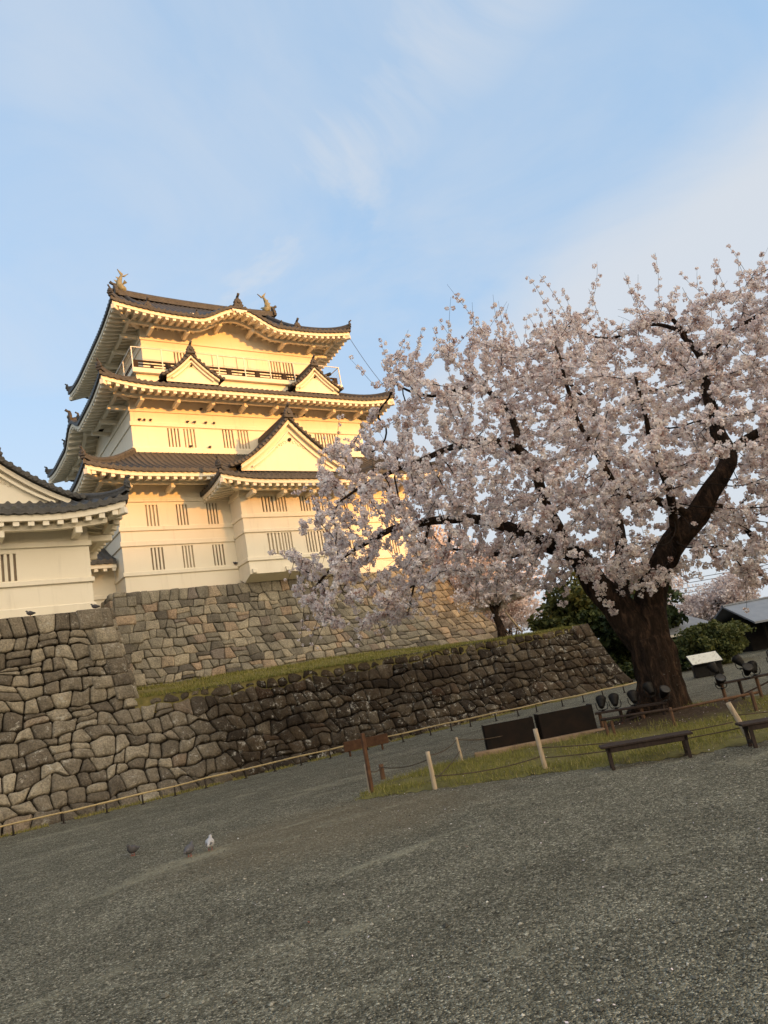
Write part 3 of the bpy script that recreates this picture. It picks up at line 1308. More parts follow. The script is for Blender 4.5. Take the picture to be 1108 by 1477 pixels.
def gable(parent, xc, yf, zb, hw, h, yback, conc=.30, boss=True, verge=.34, name='gable', board=.24, over=.30, foot=.55, relief=True):
    """triangular dormer gable facing -Y with a tiled roof running back to yback"""
    def zc(t):          # t 0 foot .. 1 apex
        return h * ((1 - conc) * t + conc * t * t)
    N = 18
    wl = MB()
    pts = [V((xc - hw * (1 - i / N), yf, zb + zc(i / N))) for i in range(N + 1)]
    pts += [V((xc + hw * (1 - i / N), yf, zb + zc(i / N))) for i in range(N - 1, -1, -1)]
    base = [V((p.x, yf, zb - .25)) for p in pts]
    wl.grid([base, pts], False)
    go = wl.build(name, PLASTER, parent)
    # barge boards
    for sgn in (-1, 1):
        b = MB()
        rows_ = []
        for yy, dz in ((yf - over, -board), (yf - over, 0), (yf - over + .14, 0), (yf - over + .14, -board), (yf - over, -board)):
            rows_.append([V((xc + sgn * hw * (1 - i / N) * (1.0 + .02), yy, zb + zc(i / N) + dz + .06)) for i in range(N + 1)])
        b.grid(rows_, False, sgn < 0)
        b.build('bargeboard', PLASTER, go)
        # inner step of the board
        b = MB()
        rows_ = []
        k0 = .80
        for yy, dz in ((yf - .14, -.10), (yf - .14, 0.02), (yf - .001, 0.02), (yf - .001, -.10), (yf - .14, -.10)):
            rows_.append([V((xc + sgn * hw * k0 * (1 - i / N), yy, zb + .02 + zc(i / N) * k0 + dz)) for i in range(N + 1)])
        b.grid(rows_, False, sgn < 0)
        b.build('trim', PLASTER, go)
    # roof slopes
    rf = MB()
    ext = hw + foot

    def roofz(x):       # distance from the centre -> height of tile bed
        t = 1 - x / hw
        if t >= 0:
            return zb + zc(t) + .20
        return zb + .20 + t * h * (1 - conc) * .62
    for sgn in (-1, 1):
        ny = int((yback - yf + verge) / TP * 8)
        Gc = []
        for j in range(ny + 1):
            y = yf - verge + (yback - yf + verge) * j / ny
            Gc.append([V((xc + sgn * ext * i / 12, y, roofz(ext * i / 12) + ripple(y))) for i in range(13)])
        rf.grid(Gc, False, sgn > 0)
        # underside and verge edge
        rf.grid([[V((xc + sgn * ext * i / 12, y, roofz(ext * i / 12) - .08)) for i in range(13)] for y in (yf - verge, yback)], False, sgn < 0)
        rf.grid([[V((xc + sgn * ext * i / 12, yf - verge, roofz(ext * i / 12) + d)) for i in range(13)] for d in (-.08, .05)], False, sgn > 0)
    ro = rf.build('gable_roof', TILE, go)
    # verge: a row of round tile ends along each rake
    for sgn in (-1, 1):
        vb = MB()
        L = math.hypot(ext, h)
        nt = int(L / .30)
        for i in range(nt + 1):
            x = ext * i / nt
            z = roofz(x) + .03
            vb.tube([(xc + sgn * x, yf - verge - .07, z), (xc + sgn * x, yf - verge + .45, z + .02)], .105, 8)
        pts = [V((xc + sgn * ext * i / 10, yf - verge + .62, roofz(ext * i / 10) + .05)) for i in range(11)]
        vb.tube(pts, .13, 8)
        pts = [V((xc + sgn * ext * i / 10, yf - verge + .16, roofz(ext * i / 10) + .07)) for i in range(11)]
        vb.tube(pts, .10, 8)
        vb.build('verge_tiles', TILE, go)
    # ridge
    rb = MB()
    ridge_strip(rb, [V((xc, yf - verge + .1 + (yback - yf + verge) * i / 6, zb + h + .22)) for i in range(7)], .34, .36)
    rb.build('ridge', TILE, go)
    ob = MB()
    sc_ = .75 + .10 * h
    oni(ob, (xc, yf - verge, zb + h + .22), (0, -1, 0), sc_)
    ob.build('ridge_end_tile', TILE, go)
    if boss:
        bo = MB()
        zc_ = zb + h * .60
        bo.tube([(xc, yf - .03, zc_), (xc, yf - .16, zc_)], [.075 * (h / 2.2 + .3), .06 * (h / 2.2 + .3)], 6, smooth=False)
        bo.build('boss', BLACK, go)
        if relief:
            rl = MB()
            for sgn in (-1, 1):
                for q in range(3):
                    r0 = h * .055 * (1 - q * .16)
                    c = V((xc + sgn * h * (.10 + .105 * q), yf - .012, zc_ - h * (.055 + .055 * q)))
                    arc = [c + V((sgn * math.cos(a) * r0 * (1 - .07 * k), 0, math.sin(a) * r0 * (1 - .07 * k))) for k, a in enumerate(np.linspace(-.6, 4.6, 12))]
                    rl.tube(arc, .022 * (h / 2 + .3), 5)
            rl.build('carved_ornament', PLASTER, go)
    return go


# ------------------------------------------------------------------ the keep
keep = thing('castle_keep', 'white three tiered castle keep with grey tiled roofs on the stone base', 'castle', (20.5, 48, 9.4))
Y1, Y2, Y3 = 40.0, 41.73, 43.46
w1 = [(12.0, 12.70, 13.22, 14.48, False), (13.76, 14.42, 13.22, 14.48, True), (15.60, 16.25, 13.22, 14.54, True),
      (12.04, 12.74, 10.68, 11.96, True), (13.82, 14.47, 10.68, 11.98, False), (15.64, 16.33, 10.70, 11.96, True)]
w1 += [(41 - b, 41 - a, c, d, not k) for a, b, c, d, k in w1]
wall1 = storey(keep, 10.5, 30.5, Y1, 57.0, 9.36, 16.3, w1, [(14.64, 14.84), (12.95, 13.2), (12.08, 12.36), (10.40, 10.62)])
w2 = [(14.4, 15.14, 18.74, 20.0, True), (15.42, 16.16, 18.74, 20.0, False), (18.0, 18.74, 18.76, 20.04, True), (19.06, 19.80, 18.76, 20.04, False),
      (21.2, 22.0, 18.76, 20.04, False), (22.15, 22.9, 18.76, 20.04, True), (24.85, 25.65, 18.76, 20.04, True), (25.8, 26.55, 18.76, 20.04, True)]
wall2 = storey(keep, 12.23, 28.8, Y2, 55.8, 17.2, 22.4, w2, [(21.0, 21.26), (20.06, 20.33), (18.32, 18.66)])
w3 = [(16.07, 16.84, 24.75, 26.30, True), (16.95, 17.65, 24.75, 26.30, False), (23.2, 24.0, 24.8, 26.48, False), (24.2, 25.0, 24.8, 26.48, True)]
wall3 = storey(keep, 13.96, 27.1, Y3, 53.3, 23.4, 28.3, w3, [(26.95, 27.12), (26.38, 26.50)])
# sliding doors in the middle of the top storey
for i, (a, b) in enumerate(((18.8, 19.55), (19.6, 20.35), (20.6, 21.35), (21.4, 22.2))):
    d = MB()
    d.bbox((a, Y3 - .05, 24.4), (b, Y3 - .003, 26.36), .012)
    d.bbox((a - .05, Y3 - .09, 24.4), (a + .02, Y3 - .052, 26.42), .01)
    d.bbox((a + .03, Y3 - .075, 26.28), (b, Y3 - .052, 26.40), .01)
    d.build('door', PLASTER, wall3)


def kara(c, hw, h):
    def f(a):
        t = abs(a - c) / hw
        if t >= 1:
            return 0.0
        k = .5 + .5 * math.cos(PI * min(1, t))
        return h * (k ** .85)
    return f


# first roof
r1x0, r1x1, r1y0, r1y1 = 8.44, 32.56, 37.94, 59.1
roof1, S1 = ring_roof(keep, r1x0, r1x1, r1y0, r1y1, 15.98, 2.35, 3.79, 2.06, .42, sides='FL')
# second roof, bow gable on its left side
r2x0, r2x1, r2y0, r2y1 = 10.15, 30.9, 39.65, 57.85
roof2, S2 = ring_roof(keep, r2x0, r2x1, r2y0, r2y1, 22.06, 2.0, 3.8, 2.08, .45, bumps={'L': kara(r2y1 - 48.7, 2.5, 1.0)}, sides='FLR')
for k, dy in enumerate((-2.4, 0.0, 2.4)):
    ob = MB()
    oni(ob, (r2x0 + .1, 48.7 + dy, 22.25 + (1.0 if dy == 0 else .1)), (-1, 0, 0), 1.0 if dy == 0 else .6)
    ob.build('ridge_end_tile', TILE, roof2)
    if dy == 0:
        rb = MB()
        ridge_strip(rb, [V((r2x0 + .15 + 3.2 * i / 6, 48.7, 23.12 + .9 * i / 6)) for i in range(7)], .32, .3)
        rb.build('ridge', TILE, roof2)
# two dormer gables on the second roof
for xc in (15.95, 24.8):
    gable(keep, xc, 40.35, 22.78, 1.66, 1.52, 43.4, conc=.25, board=.15, over=.2, verge=.26, foot=.30)

# --- top roof (hip-and-gable, ridge along X)
tx0, tx1, ty0, ty1, tz0 = 11.67, 29.2, 41.17, 55.4, 27.98
GI = 2.75
WY = (ty1 - ty0) / 2
RISE = 5.0
kb_f = kara(20.3 - tx0, 2.95, 1.12)
TF = Side((tx0, ty0, 0), (1, 0, 0), (0, -1, 0), tx1 - tx0, WY, tz0, RISE, .50, 4.6, kb_f, conc=.30, gi=GI)
TB = Side((tx1, ty1, 0), (-1, 0, 0), (0, 1, 0), tx1 - tx0, WY, tz0, RISE, .50, 4.6, None, conc=.30, gi=GI)
TL = Side((tx0, ty1, 0), (0, -1, 0), (-1, 0, 0), ty1 - ty0, WY, tz0, RISE, .50, 4.6, None, conc=.30)
TR = Side((tx1, ty0, 0), (0, 1, 0), (1, 0, 0), ty1 - ty0, WY, tz0, RISE, .50, 4.6, None, conc=.30)
for s_ in (TL, TR):
    s_.wmax = (lambda S_: (lambda a, Wd=None: max(.002, min(Wd or GI, GI, a, S_.L - a))))(s_)
tl = MB()
for s_ in (TF, TB, TL, TR):
    s_.tiles(tl)
roof3 = tl.build('roof', TILE, keep)
for s_, wo in ((TF, 2.29), (TL, 2.29), (TR, 2.1)):
    side_kit(roof3, s_, wo)
zr = tz0 + RISE
for cx_, cy_, sx_, sy_ in ((tx0, ty0, 1, 1), (tx1, ty0, -1, 1), (tx0, ty1, 1, -1), (tx1, ty1, -1, -1)):
    hip_ridge(roof3, (cx_, cy_), (cx_ + sx_ * GI, cy_ + sy_ * GI), lambda t: TF.z0 + TF.prof(t * GI) + TF.lf(t * GI) * max(0, 1 - t * GI / 4) ** 2, None)
    hr = MB()
    hr.bar((cx_ + sx_ * .10, cy_ + sy_ * .10, TL.zsof(.1, .1) - .16), (cx_ + sx_ * 2.2, cy_ + sy_ * 2.2, TL.zsof(2.2, 2.2) - .2), .26, .30, bev=.02)
    hr.build('corner_beam', PLASTER, roof3)
    # descending ridge on the slope beside the gable
    mb = MB()
    pts = [V((cx_ + sx_ * (GI + .35), cy_ + sy_ * lerp(GI - .3, WY, i / 10), TF.z0 + TF.prof(lerp(GI - .3, WY, i / 10)) + .05)) for i in range(11)]
    ridge_strip(mb, pts, .32, .36)
    mb.build('descending_ridge', TILE, roof3)
    ob = MB()
    oni(ob, pts[0] + V((0, 0, .05)), (0, -sy_, 0), 1.0)
    ob.build('ridge_end_tile', TILE, roof3)
# gable ends
for xg, sg in ((tx0 + GI + .25, -1), (tx1 - GI - .25, 1)):
    mb = MB()
    ym = (ty0 + ty1) / 2
    pr = [(y, TF.z0 + TF.prof(WY - abs(y - ym)) - .08) for y in np.linspace(ty0 + GI, ty1 - GI, 21)]
    zb_ = TF.z0 + TF.prof(GI) - .3
    mb.grid([[V((xg, y, zb_)) for y, z in pr], [V((xg, y, max(z, zb_))) for y, z in pr]], False, sg > 0)
    go = mb.build('gable', PLASTER, keep)
    b = MB()
    xo = xg + sg * .28
    rows_ = [[V((xo + sg * dx, y, z + dz)) for y, z in pr] for dx, dz in ((0, -.42), (0, .02), (.1, .02), (.1, -.42), (0, -.42))]
    b.grid(rows_)
    b.build('bargeboard', PLASTER, go)
    b = MB()
    xo = xg + sg * .30
    pv = [V((xo, y, z + .14)) for y, z in pr]
    b.tube(pv, .15, 8)
    b.build('verge_tiles', TILE, go)
# main ridge
mb = MB()
rx0, rx1 = tx0 + GI - .35, tx1 - GI + .35
ym = (ty0 + ty1) / 2
pts = [V((lerp(rx0, rx1, i / 24), ym, zr + .05 + .22 * abs(2 * i / 24 - 1) ** 2.5)) for i in range(25)]
ridge_strip(mb, pts, .5, .50)
mb.build('main_ridge', TILE, roof3)
for x, d in ((rx0, -1), (rx1, 1)):
    ob = MB()
    oni(ob, (x, ym, zr + .28), (d, 0, 0), 1.25)
    ob.build('ridge_end_tile', TILE, roof3)


def fish(x, d):
    """dolphin-like roof fish: head down on the ridge, tail fork in the air"""
    f = MB()
    base = V((x, ym, zr + .62))
    path = [(.34, .02, .16), (.22, .06, .27), (.02, .18, .30), (-.10, .42, .27), (-.10, .70, .21), (.0, .98, .15), (.10, 1.20, .10), (.16, 1.34, .06)]
    f.tube([base + V((-d * a, 0, b)) for a, b, r in path], [r for a, b, r in path], 10)
    # forked tail
    for a0, b0, a1, b1, a2, b2 in ((.10, 1.22, -.14, 1.78, .26, 1.40), (.14, 1.22, .66, 1.52, .34, 1.20)):
        q = [base + V((-d * a, s, b)) for s in (-.04, .04) for a, b in ((a0, b0), (a1, b1), (a2, b2))]
        f.add(q, [(0, 1, 2), (5, 4, 3), (0, 3, 4, 1), (1, 4, 5, 2), (2, 5, 3, 0)])
    # fins along the back, side fins
    for k in range(5):
        a, b, r = path[1 + k]
        c = base + V((d * (r * .9 - a), 0, b))
        q = [c + V((0, s, dz)) + V((d * e, 0, 0)) for s in (-.02, .02) for dz, e in ((-.1, 0), (.12, 0), (.12, .17))]
        f.add(q, [(0, 1, 2), (5, 4, 3), (0, 3, 4, 1), (1, 4, 5, 2), (2, 5, 3, 0)])
    for s in (-1, 1):
        c = base + V((-d * .05, s * .22, .3))
        q = [c, c + V((-d * .32, s * .22, .14)), c + V((-d * .12, s * .24, .34)), c + V((0, -s * .08, .1))]
        f.add(q, [(0, 1, 2, 3), (3, 2, 1, 0)])
    return f.build('roof_fish', PATINA, roof3)


fish(rx0 + .45, -1)
fish(rx1 - .55, 1)
# small ornaments over the bow gable on the front eave, wall fill inside its arch
for dx, dz, s in ((0, 1.32, 1.05), (-3.1, .10, .55), (3.1, .12, .55)):
    ob = MB()
    oni(ob, (20.3 + dx, ty0 + .12, tz0 + dz - .1), (0, -1, 0), s)
    ob.build('ridge_end_tile', TILE, roof3)
rb = MB()
ridge_strip(rb, [V((20.3, ty0 + .2 + 3.4 * i / 6, tz0 + 1.12 + 1.5 * i / 6)) for i in range(7)], .34, .3)
rb.build('ridge', TILE, roof3)
arch = MB()
arch.bbox((17.6, Y3 - .0, 28.3), (23.0, Y3 + .3, 29.5), .02)
arch.build('arch_wall', PLASTER, wall3)
pen = MB()
po = [(-.55, .1), (-.5, -.06), (-.3, -.02), (-.22, -.16), (-.08, -.12), (0, -.32), (.08, -.12), (.22, -.16), (.3, -.02), (.5, -.06), (.55, .1)]
yp = ty0 + .06
q = [V((20.3 + a, yy, tz0 + .74 + b)) for yy in (yp - .06, yp + .06) for a, b in po]
n = len(po)
pen.add(q, [tuple(range(n)), tuple(reversed(range(n, 2 * n)))] + [(i, i + n, (i + 1) % n + n, (i + 1) % n) for i in range(n)])
pen.build('carved_pendant', PLASTER, roof3)

# --- balcony round the top storey
bal = MB()
bx0, bx1, by0, by1 = 12.85, 28.25, 42.2, 54.6
bal.bbox((bx0, by0, 23.95), (bx1, Y3 - .1, 24.28), .02)
bal.bbox((bx0, Y3 - .1, 23.95), (13.9, by1, 24.28), .02)
bal.bbox((27.2, Y3 - .1, 23.95), (bx1, by1, 24.28), .02)
bal.bbox((bx0 + .25, by0 + .25, 23.2), (bx1 - .25, by0 + .5, 23.94), .01)
bal.bbox((bx0 + .25, by0 + .5, 23.2), (bx0 + .5, by1, 23.94), .01)
bal.bbox((bx1 - .5, by0 + .5, 23.2), (bx1 - .25, by1, 23.94), .01)
balcony = bal.build('balcony', PLASTER, keep)
br = MB()
for z, h_ in ((24.88, .11), (24.66, .06), (24.44, .06)):
    br.bbox((bx0 + .2, by0 + .25, z - h_ / 2), (bx1 - .2, by0 + .37, z + h_ / 2), .01)
    br.bbox((bx0 + .2, by0 + .39, z - h_ / 2), (bx0 + .32, by1, z + h_ / 2), .01)
    br.bbox((bx1 - .32, by0 + .39, z - h_ / 2), (bx1 - .2, by1, z + h_ / 2), .01)
x = bx0 + .3
k = 0
while x < bx1 - .2:
    wd = .16 if k % 2 == 0 else .09
    br.bbox((x - wd, by0 + .22, 24.28), (x + wd, by0 + .40, 24.84 if k % 2 == 0 else 24.6), .01)
    x += 1.05
    k += 1
br.build('balustrade', DARKWOOD, balcony)
wf = MB()
nx = 8
for i in range(nx + 1):
    x = lerp(bx0 + .06, bx1 - .06, i / nx)
    wf.bar((x, by0 + .08, 24.25), (x, by0 + .08, 25.72), .06, .06)
for i in range(7):
    y = lerp(by0 + .08, by1, i / 6)
    for x in (bx0 + .06, bx1 - .06):
        wf.bar((x, y, 24.25), (x, y, 25.72), .05, .05)
for z in (25.72,):
    wf.bar((bx0 + .03, by0 + .08, z), (bx1 - .03, by0 + .08, z), .05, .05)
    for x in (bx0 + .06, bx1 - .06):
        wf.bar((x, by0 + .08, z), (x, by1, z), .05, .05)
for k in range(1, 7):
    z = 24.28 + k * .2
    for x in (bx0 + .06, bx1 - .06):
        wf.tube([(x, by0 + .08, z), (x, by1, z)], .008, 4)
wf.build('safety_railing', WHITEMETAL, balcony)
# viewing telescope on the right corner of the balcony
ts = MB()
ts.tube([(27.4, by0 + .7, 24.28), (27.4, by0 + .7, 25.2)], .05, 8)
ts.tube([(27.1, by0 + .7, 25.2), (27.75, by0 + .6, 25.42)], [.10, .13], 10)
ts.build('telescope', BLACK, balcony)

# --- projecting bay on the ground storey
BX0, BX1, BY = 17.08, 23.95, 38.4
bw_ = [(18.44, 19.20, 13.42, 14.40, True), (19.36, 20.05, 13.42, 14.40, False), (18.48, 19.30, 10.82, 12.10, False), (19.40, 20.08, 10.78, 12.10, False),
       (21.0, 21.7, 13.42, 14.40, True), (21.85, 22.6, 13.42, 14.40, False), (21.0, 21.7, 10.8, 12.1, True), (21.85, 22.6, 10.8, 12.1, True)]
bay = storey(keep, BX0, BX1, BY, 39.99, 9.72, 16.2, bw_, [(14.44, 14.62), (13.08, 13.30), (12.18, 12.38), (10.48, 10.70)])
un = MB()
un.add([V((BX0, BY, 9.72)), V((BX1, BY, 9.72)), V((BX1, 39.35, 9.40)), V((BX0, 39.35, 9.40)), V((BX0, 39.98, 9.72)), V((BX1, 39.98, 9.72))],
       [(0, 3, 2, 1), (0, 4, 3), (1, 2, 5)])
un.build('overhang_floor', PLASTER, bay)
for i in range(4):
    be = MB()
    x = BX0 + .25 + i * (BX1 - BX0 - .5) / 3
    be.bbox((x - .13, BY - .16, 9.76), (x + .13, BY - .002, 10.02), .02)
    be.build('beam_end', PLASTER, bay)
bt = MB()
bfx0, bfx1, bfy = 15.3, 25.75, 36.6
BF = Side((bfx0, bfy, 0), (1, 0, 0), (0, -1, 0), bfx1 - bfx0, 1.75, 15.12, .95, .34, 3.0)
BL = Side((bfx0, 40.0, 0), (0, -1, 0), (-1, 0, 0), 40.0 - bfy, 1.9, 15.12, 1.05, .34, 2.6, hipL=False)
BR = Side((bfx1, bfy, 0), (0, 1, 0), (1, 0, 0), 40.0 - bfy, 1.9, 15.12, 1.05, .34, 2.6, hipR=False)
for s_ in (BF, BL, BR):
    s_.tiles(bt)
roofb = bt.build('bay_roof', TILE, keep)
side_kit(roofb, BF, 1.75, pur=.9, step=2.0)
side_kit(roofb, BL, 1.75, bracket=False)
side_kit(roofb, BR, 1.75, bracket=False)
for cx_, sx_ in ((bfx0, 1), (bfx1, -1)):
    hip_ridge(roofb, (cx_, bfy), (cx_ + sx_ * 1.7, bfy + 1.7), lambda t: BF.ztop(t * 1.7, t * 1.7), None, .28, .26, .62)
    hr = MB()
    hr.bar((cx_ + sx_ * .1, bfy + .1, BF.zsof(.1, .1) - .16), (cx_ + sx_ * 1.7, bfy + 1.7, BF.zsof(1.7, 1.7) - .2), .24, .28, bev=.02)
    hr.build('corner_beam', PLASTER, roofb)
gable(keep, 20.6, 37.75, 16.05, 3.45, 2.98, 42.2, conc=.30, board=.26, over=.26, verge=.42, foot=.75)

# roof corner cable
cb = MB()
cpts = [V((29.0, 41.35, 27.95)).lerp(V((30.6, 39.9, 22.9)), t) + V((0, 0, -.25 * math.sin(PI * t))) for t in np.linspace(0, 1, 12)]
cb.tube(cpts, .018, 5)
cb.build('lightning_cable', CABLE, keep)

# ------------------------------------------------------------------ corner turret
tur = thing('castle_turret', 'white corner turret with a gabled grey tiled roof on the tall stone wall', 'turret', (3.15, 32, 6.7))
TX0, TX1, TY0, TY1 = .12, 6.2, 28.2, 40.0
twl = storey(tur, TX0, TX1, TY0, TY1, 6.68, 10.6, [(3.02, 3.70, 8.12, 9.12, True), (1.0, 1.7, 8.12, 9.12, True)], [(9.29, 9.49), (7.90, 8.08)])
ft = MB()
ft.bbox((TX0 - .07, TY0 - .07, 6.68), (TX1 + .07, TY0 - .002, 7.12), .03)
ft.build('plinth', PLASTER, twl)
ex0, ex1, ey0, ey1, ez = -1.2, 7.5, 26.9, 41.2, 10.42
WX = (ex1 - ex0) / 2
TG = 1.40
TRISE = 2.40
CC = .28
UR = Side((ex1, ey0, 0), (0, 1, 0), (1, 0, 0), ey1 - ey0, WX, ez, TRISE, .50, 3.2, None, conc=CC, gi=TG)
UL = Side((ex0, ey1, 0), (0, -1, 0), (-1, 0, 0), ey1 - ey0, WX, ez, TRISE, .50, 3.2, None, conc=CC, gi=TG)
UF = Side((ex0, ey0, 0), (1, 0, 0), (0, -1, 0), ex1 - ex0, WX, ez, TRISE, .50, 3.2, None, conc=CC)
UB = Side((ex1, ey1, 0), (-1, 0, 0), (0, 1, 0), ex1 - ex0, WX, ez, TRISE, .50, 3.2, None, conc=CC)
for s_ in (UF, UB):
    s_.wmax = (lambda S_: (lambda a, Wd=None: max(.002, min(Wd or TG, a, S_.L - a))))(s_)
tl = MB()
for s_ in (UR, UL, UF, UB):
    s_.tiles(tl)
troof = tl.build('roof', TILE, tur)
side_kit(troof, UF, 1.30, pur=.75, step=2.6)
side_kit(troof, UR, 1.30, pur=.75, step=2.6)
for cx_, cy_, sx_, sy_ in ((ex0, ey0, 1, 1), (ex1, ey0, -1, 1)):
    hip_ridge(troof, (cx_, cy_), (cx_ + sx_ * TG, cy_ + sy_ * TG), lambda t: UF.ztop(t * TG, t * TG) + .02, None, .26, .24, .55)
    hr = MB()
    hr.bar((cx_ + sx_ * .1, cy_ + .1, UF.zsof(.1, .1) - .15), (cx_ + sx_ * 1.3, cy_ + 1.3, UF.zsof(1.3, 1.3) - .2), .22, .26, bev=.02)
    hr.build('corner_beam', PLASTER, troof)
xm = (ex0 + ex1) / 2
gable(tur, xm, ey0 + TG, ez + .62, 2.50, 1.55, 40.0, conc=.32, board=.20, over=.22, verge=.36, foot=.45)

# gallery between turret and keep
gal = thing('castle_gallery', 'low white connecting gallery between the turret and the keep', 'gallery', (7, 42, 7))
gwall = MB()
wall_face(gwall, (2.0, 42.0, 6.5), (1, 0, 0), (0, 0, 1), 8.48, 5.2, [])
wall_face(gwall, (2.0, 46.0, 6.5), (0, -1, 0), (0, 0, 1), 4.0, 5.2, [])
go = gwall.build('wall', PLASTER, gal)
for za, zb in ((9.62, 9.85),):
    m2 = MB()
    m2.bbox((2.0, 41.92, za), (10.39, 41.998, zb), .015)
    m2.build('moulding', PLASTER, go)
gt = MB()
GF = Side((1.0, 40.9, 0), (1, 0, 0), (0, -1, 0), 9.38, 3.1, 11.62, 1.7, 0, 1, None, hipL=False, hipR=False)
GF.tiles(gt)
gro = gt.build('roof', TILE, gal)
side_kit(gro, GF, 1.1, bracket=False)
rb = MB()
ridge_strip(rb, [V((1.0 + 9.38 * i / 6, 44.0, 13.3)) for i in range(7)], .34, .36)
rb.build('ridge', TILE, gro)
kbase = MB()

# ------------------------------------------------------------------ cherry tree
cherry = thing('cherry_tree', 'big old cherry tree in full pale pink bloom with a forked dark trunk', 'tree', (16.9, 12.9, 0))
LIMBS = dict(
    A=([(16.89, 12.94, 1.87), (16.6, 13.14, 2.69), (16.42, 13.52, 3.55), (16.22, 14.15, 4.82), (15.72, 14.99, 5.52), (14.96, 16.01, 6.49), (13.72, 17.13, 6.77), (12.65, 17.89, 6.67), (11.42, 18.52, 6.2), (10.42, 18.97, 5.31)],
       [.46, .46, .38, .26, .21, .16, .12, .09, .055, .03]),
    B=([(16.22, 14.15, 4.82), (15.32, 13.8, 6.19), (14.53, 13.62, 7.67), (13.23, 14.05, 8.1), (12.13, 14.59, 7.88), (11.03, 15.61, 7.63), (10.05, 16.54, 7.25)],
       [.18, .16, .13, .10, .075, .05, .025]),
    C=([(14.53, 13.62, 7.67), (14.99, 14.03, 9.23), (14.95, 15.04, 10.36), (14.12, 16.36, 10.66), (13.41, 17.35, 11.67)], [.11, .09, .07, .05, .025]),
    D=([(17.06, 12.82, 1.92), (17.08, 12.8, 2.67), (17.22, 12.58, 3.39), (17.55, 12.23, 4.16), (18.08, 11.73, 4.79), (18.56, 11.27, 5.38), (19.17, 10.83, 6.1), (19.56, 10.68, 6.67), (19.68, 10.84, 7.48), (19.8, 10.88, 8.48), (20.08, 10.93, 9.75), (20.05, 11.07, 10.74), (19.68, 11.33, 11.42)],
       [.46, .46, .38, .33, .32, .30, .26, .24, .19, .15, .12, .08, .04]),
    E=([(19.56, 10.68, 6.67), (19.83, 10.12, 6.94), (20.05, 9.48, 7.1), (20.78, 8.47, 7.56), (21.73, 7.56, 7.82)], [.17, .14, .12, .09, .05]),
    F=([(20.08, 10.93, 9.75), (20.92, 10.09, 10.44), (21.54, 9.41, 10.95), (22.08, 8.9, 12.13)], [.09, .07, .05, .025]),
    F2=([(20.05, 11.07, 10.74), (19.75, 11.89, 11.44), (19.18, 13.03, 11.57), (18.7, 14.11, 12.46)], [.07, .055, .04, .02]),
    G=([(18.39, 11.51, 5.12), (17.28, 11.68, 5.6), (16.14, 11.76, 5.83), (15.13, 11.73, 7.26), (14.76, 11.75, 8.81), (14.77, 11.74, 10.02)], [.14, .11, .09, .07, .05, .025]),
    H=([(16.63, 13.24, 2.84), (17.53, 13.71, 3.8), (18.74, 14.32, 5.16), (19.81, 14.91, 7.42), (20.34, 15.4, 10.15), (19.85, 16.23, 12.39)], [.22, .2, .17, .12, .08, .03]),
    I=([(17.34, 12.5, 3.56), (16.84, 11.26, 4.24), (15.89, 10.34, 5.64), (15.01, 9.98, 6.92), (14.91, 9.68, 8.23)], [.14, .12, .10, .06, .03]),
    J=([(18.56, 11.27, 5.38), (20.38, 11.45, 5.15), (22.12, 11.69, 4.08), (23.88, 11.43, 3.69)], [.11, .085, .06, .03]),
    K=([(15.72, 14.99, 5.52), (16.0, 16.26, 5.36), (15.81, 17.61, 5.72), (15.33, 18.69, 6.25)], [.12, .09, .06, .03]),
    L=([(13.72, 17.13, 6.77), (13.33, 17.29, 5.78), (12.94, 17.44, 4.77), (12.68, 17.63, 4.0)], [.05, .042, .03, .014]),
    M=([(14.14, 16.71, 6.46), (13.89, 16.77, 5.83), (13.21, 17.0, 5.08), (12.51, 17.38, 4.79)], [.06, .05, .038, .018]))


def catmull(P, Rr, step):
    P = [V(p) for p in P]
    out, orr = [], []
    for i in range(len(P) - 1):
        p0, p1, p2, p3 = P[max(i - 1, 0)], P[i], P[i + 1], P[min(i + 2, len(P) - 1)]
        n = max(2, int((p2 - p1).length / step))
        for k in range(n):
            t = k / n
            out.append(.5 * ((2 * p1) + (p2 - p0) * t + (2 * p0 - 5 * p1 + 4 * p2 - p3) * t * t + (3 * p1 - p0 - 3 * p2 + p3) * t ** 3))
            orr.append(lerp(Rr[i], Rr[i + 1], t))
    out.append(P[-1])
    orr.append(Rr[-1])
    return out, orr


def bark_jit(seed, amp=.10):
    def f(i, a, p):
        v = mnoise.noise(V((math.cos(a) * 1.6 + seed, math.sin(a) * 1.6, p.z * .9)))
        v2 = mnoise.noise(V((math.cos(a) * 5 + seed, math.sin(a) * 5, p.z * 1.6)))
        return 1 + amp * v * 1.6 + amp * .8 * v2
    return f


tk = MB()
tpts, trr = catmull([(16.83, 12.99, -.25), (16.83, 12.99, .05), (16.90, 12.93, .38), (16.97, 12.88, 1.01), (16.97, 12.88, 1.65), (16.93, 12.9, 2.15)], [1.1, .88, .70, .58, .60, .52], .07)


def trunk_jit(i, a, p):
    flare = max(0, 1 - p.z / 1.1) ** 2
    v = mnoise.noise(V((math.cos(a) * 1.3, math.sin(a) * 1.3, p.z * .7 + 4)))
    v2 = mnoise.noise(V((math.cos(a) * 4.2 + p.z * .5, math.sin(a) * 4.2, p.z * .7)))
    v3 = mnoise.noise(V((math.cos(a) * 10, math.sin(a) * 10, p.z * 3.2)))
    return 1 + .16 * v + .13 * v2 + .09 * v3 + flare * .30 * math.sin(5 * a + 1.1)


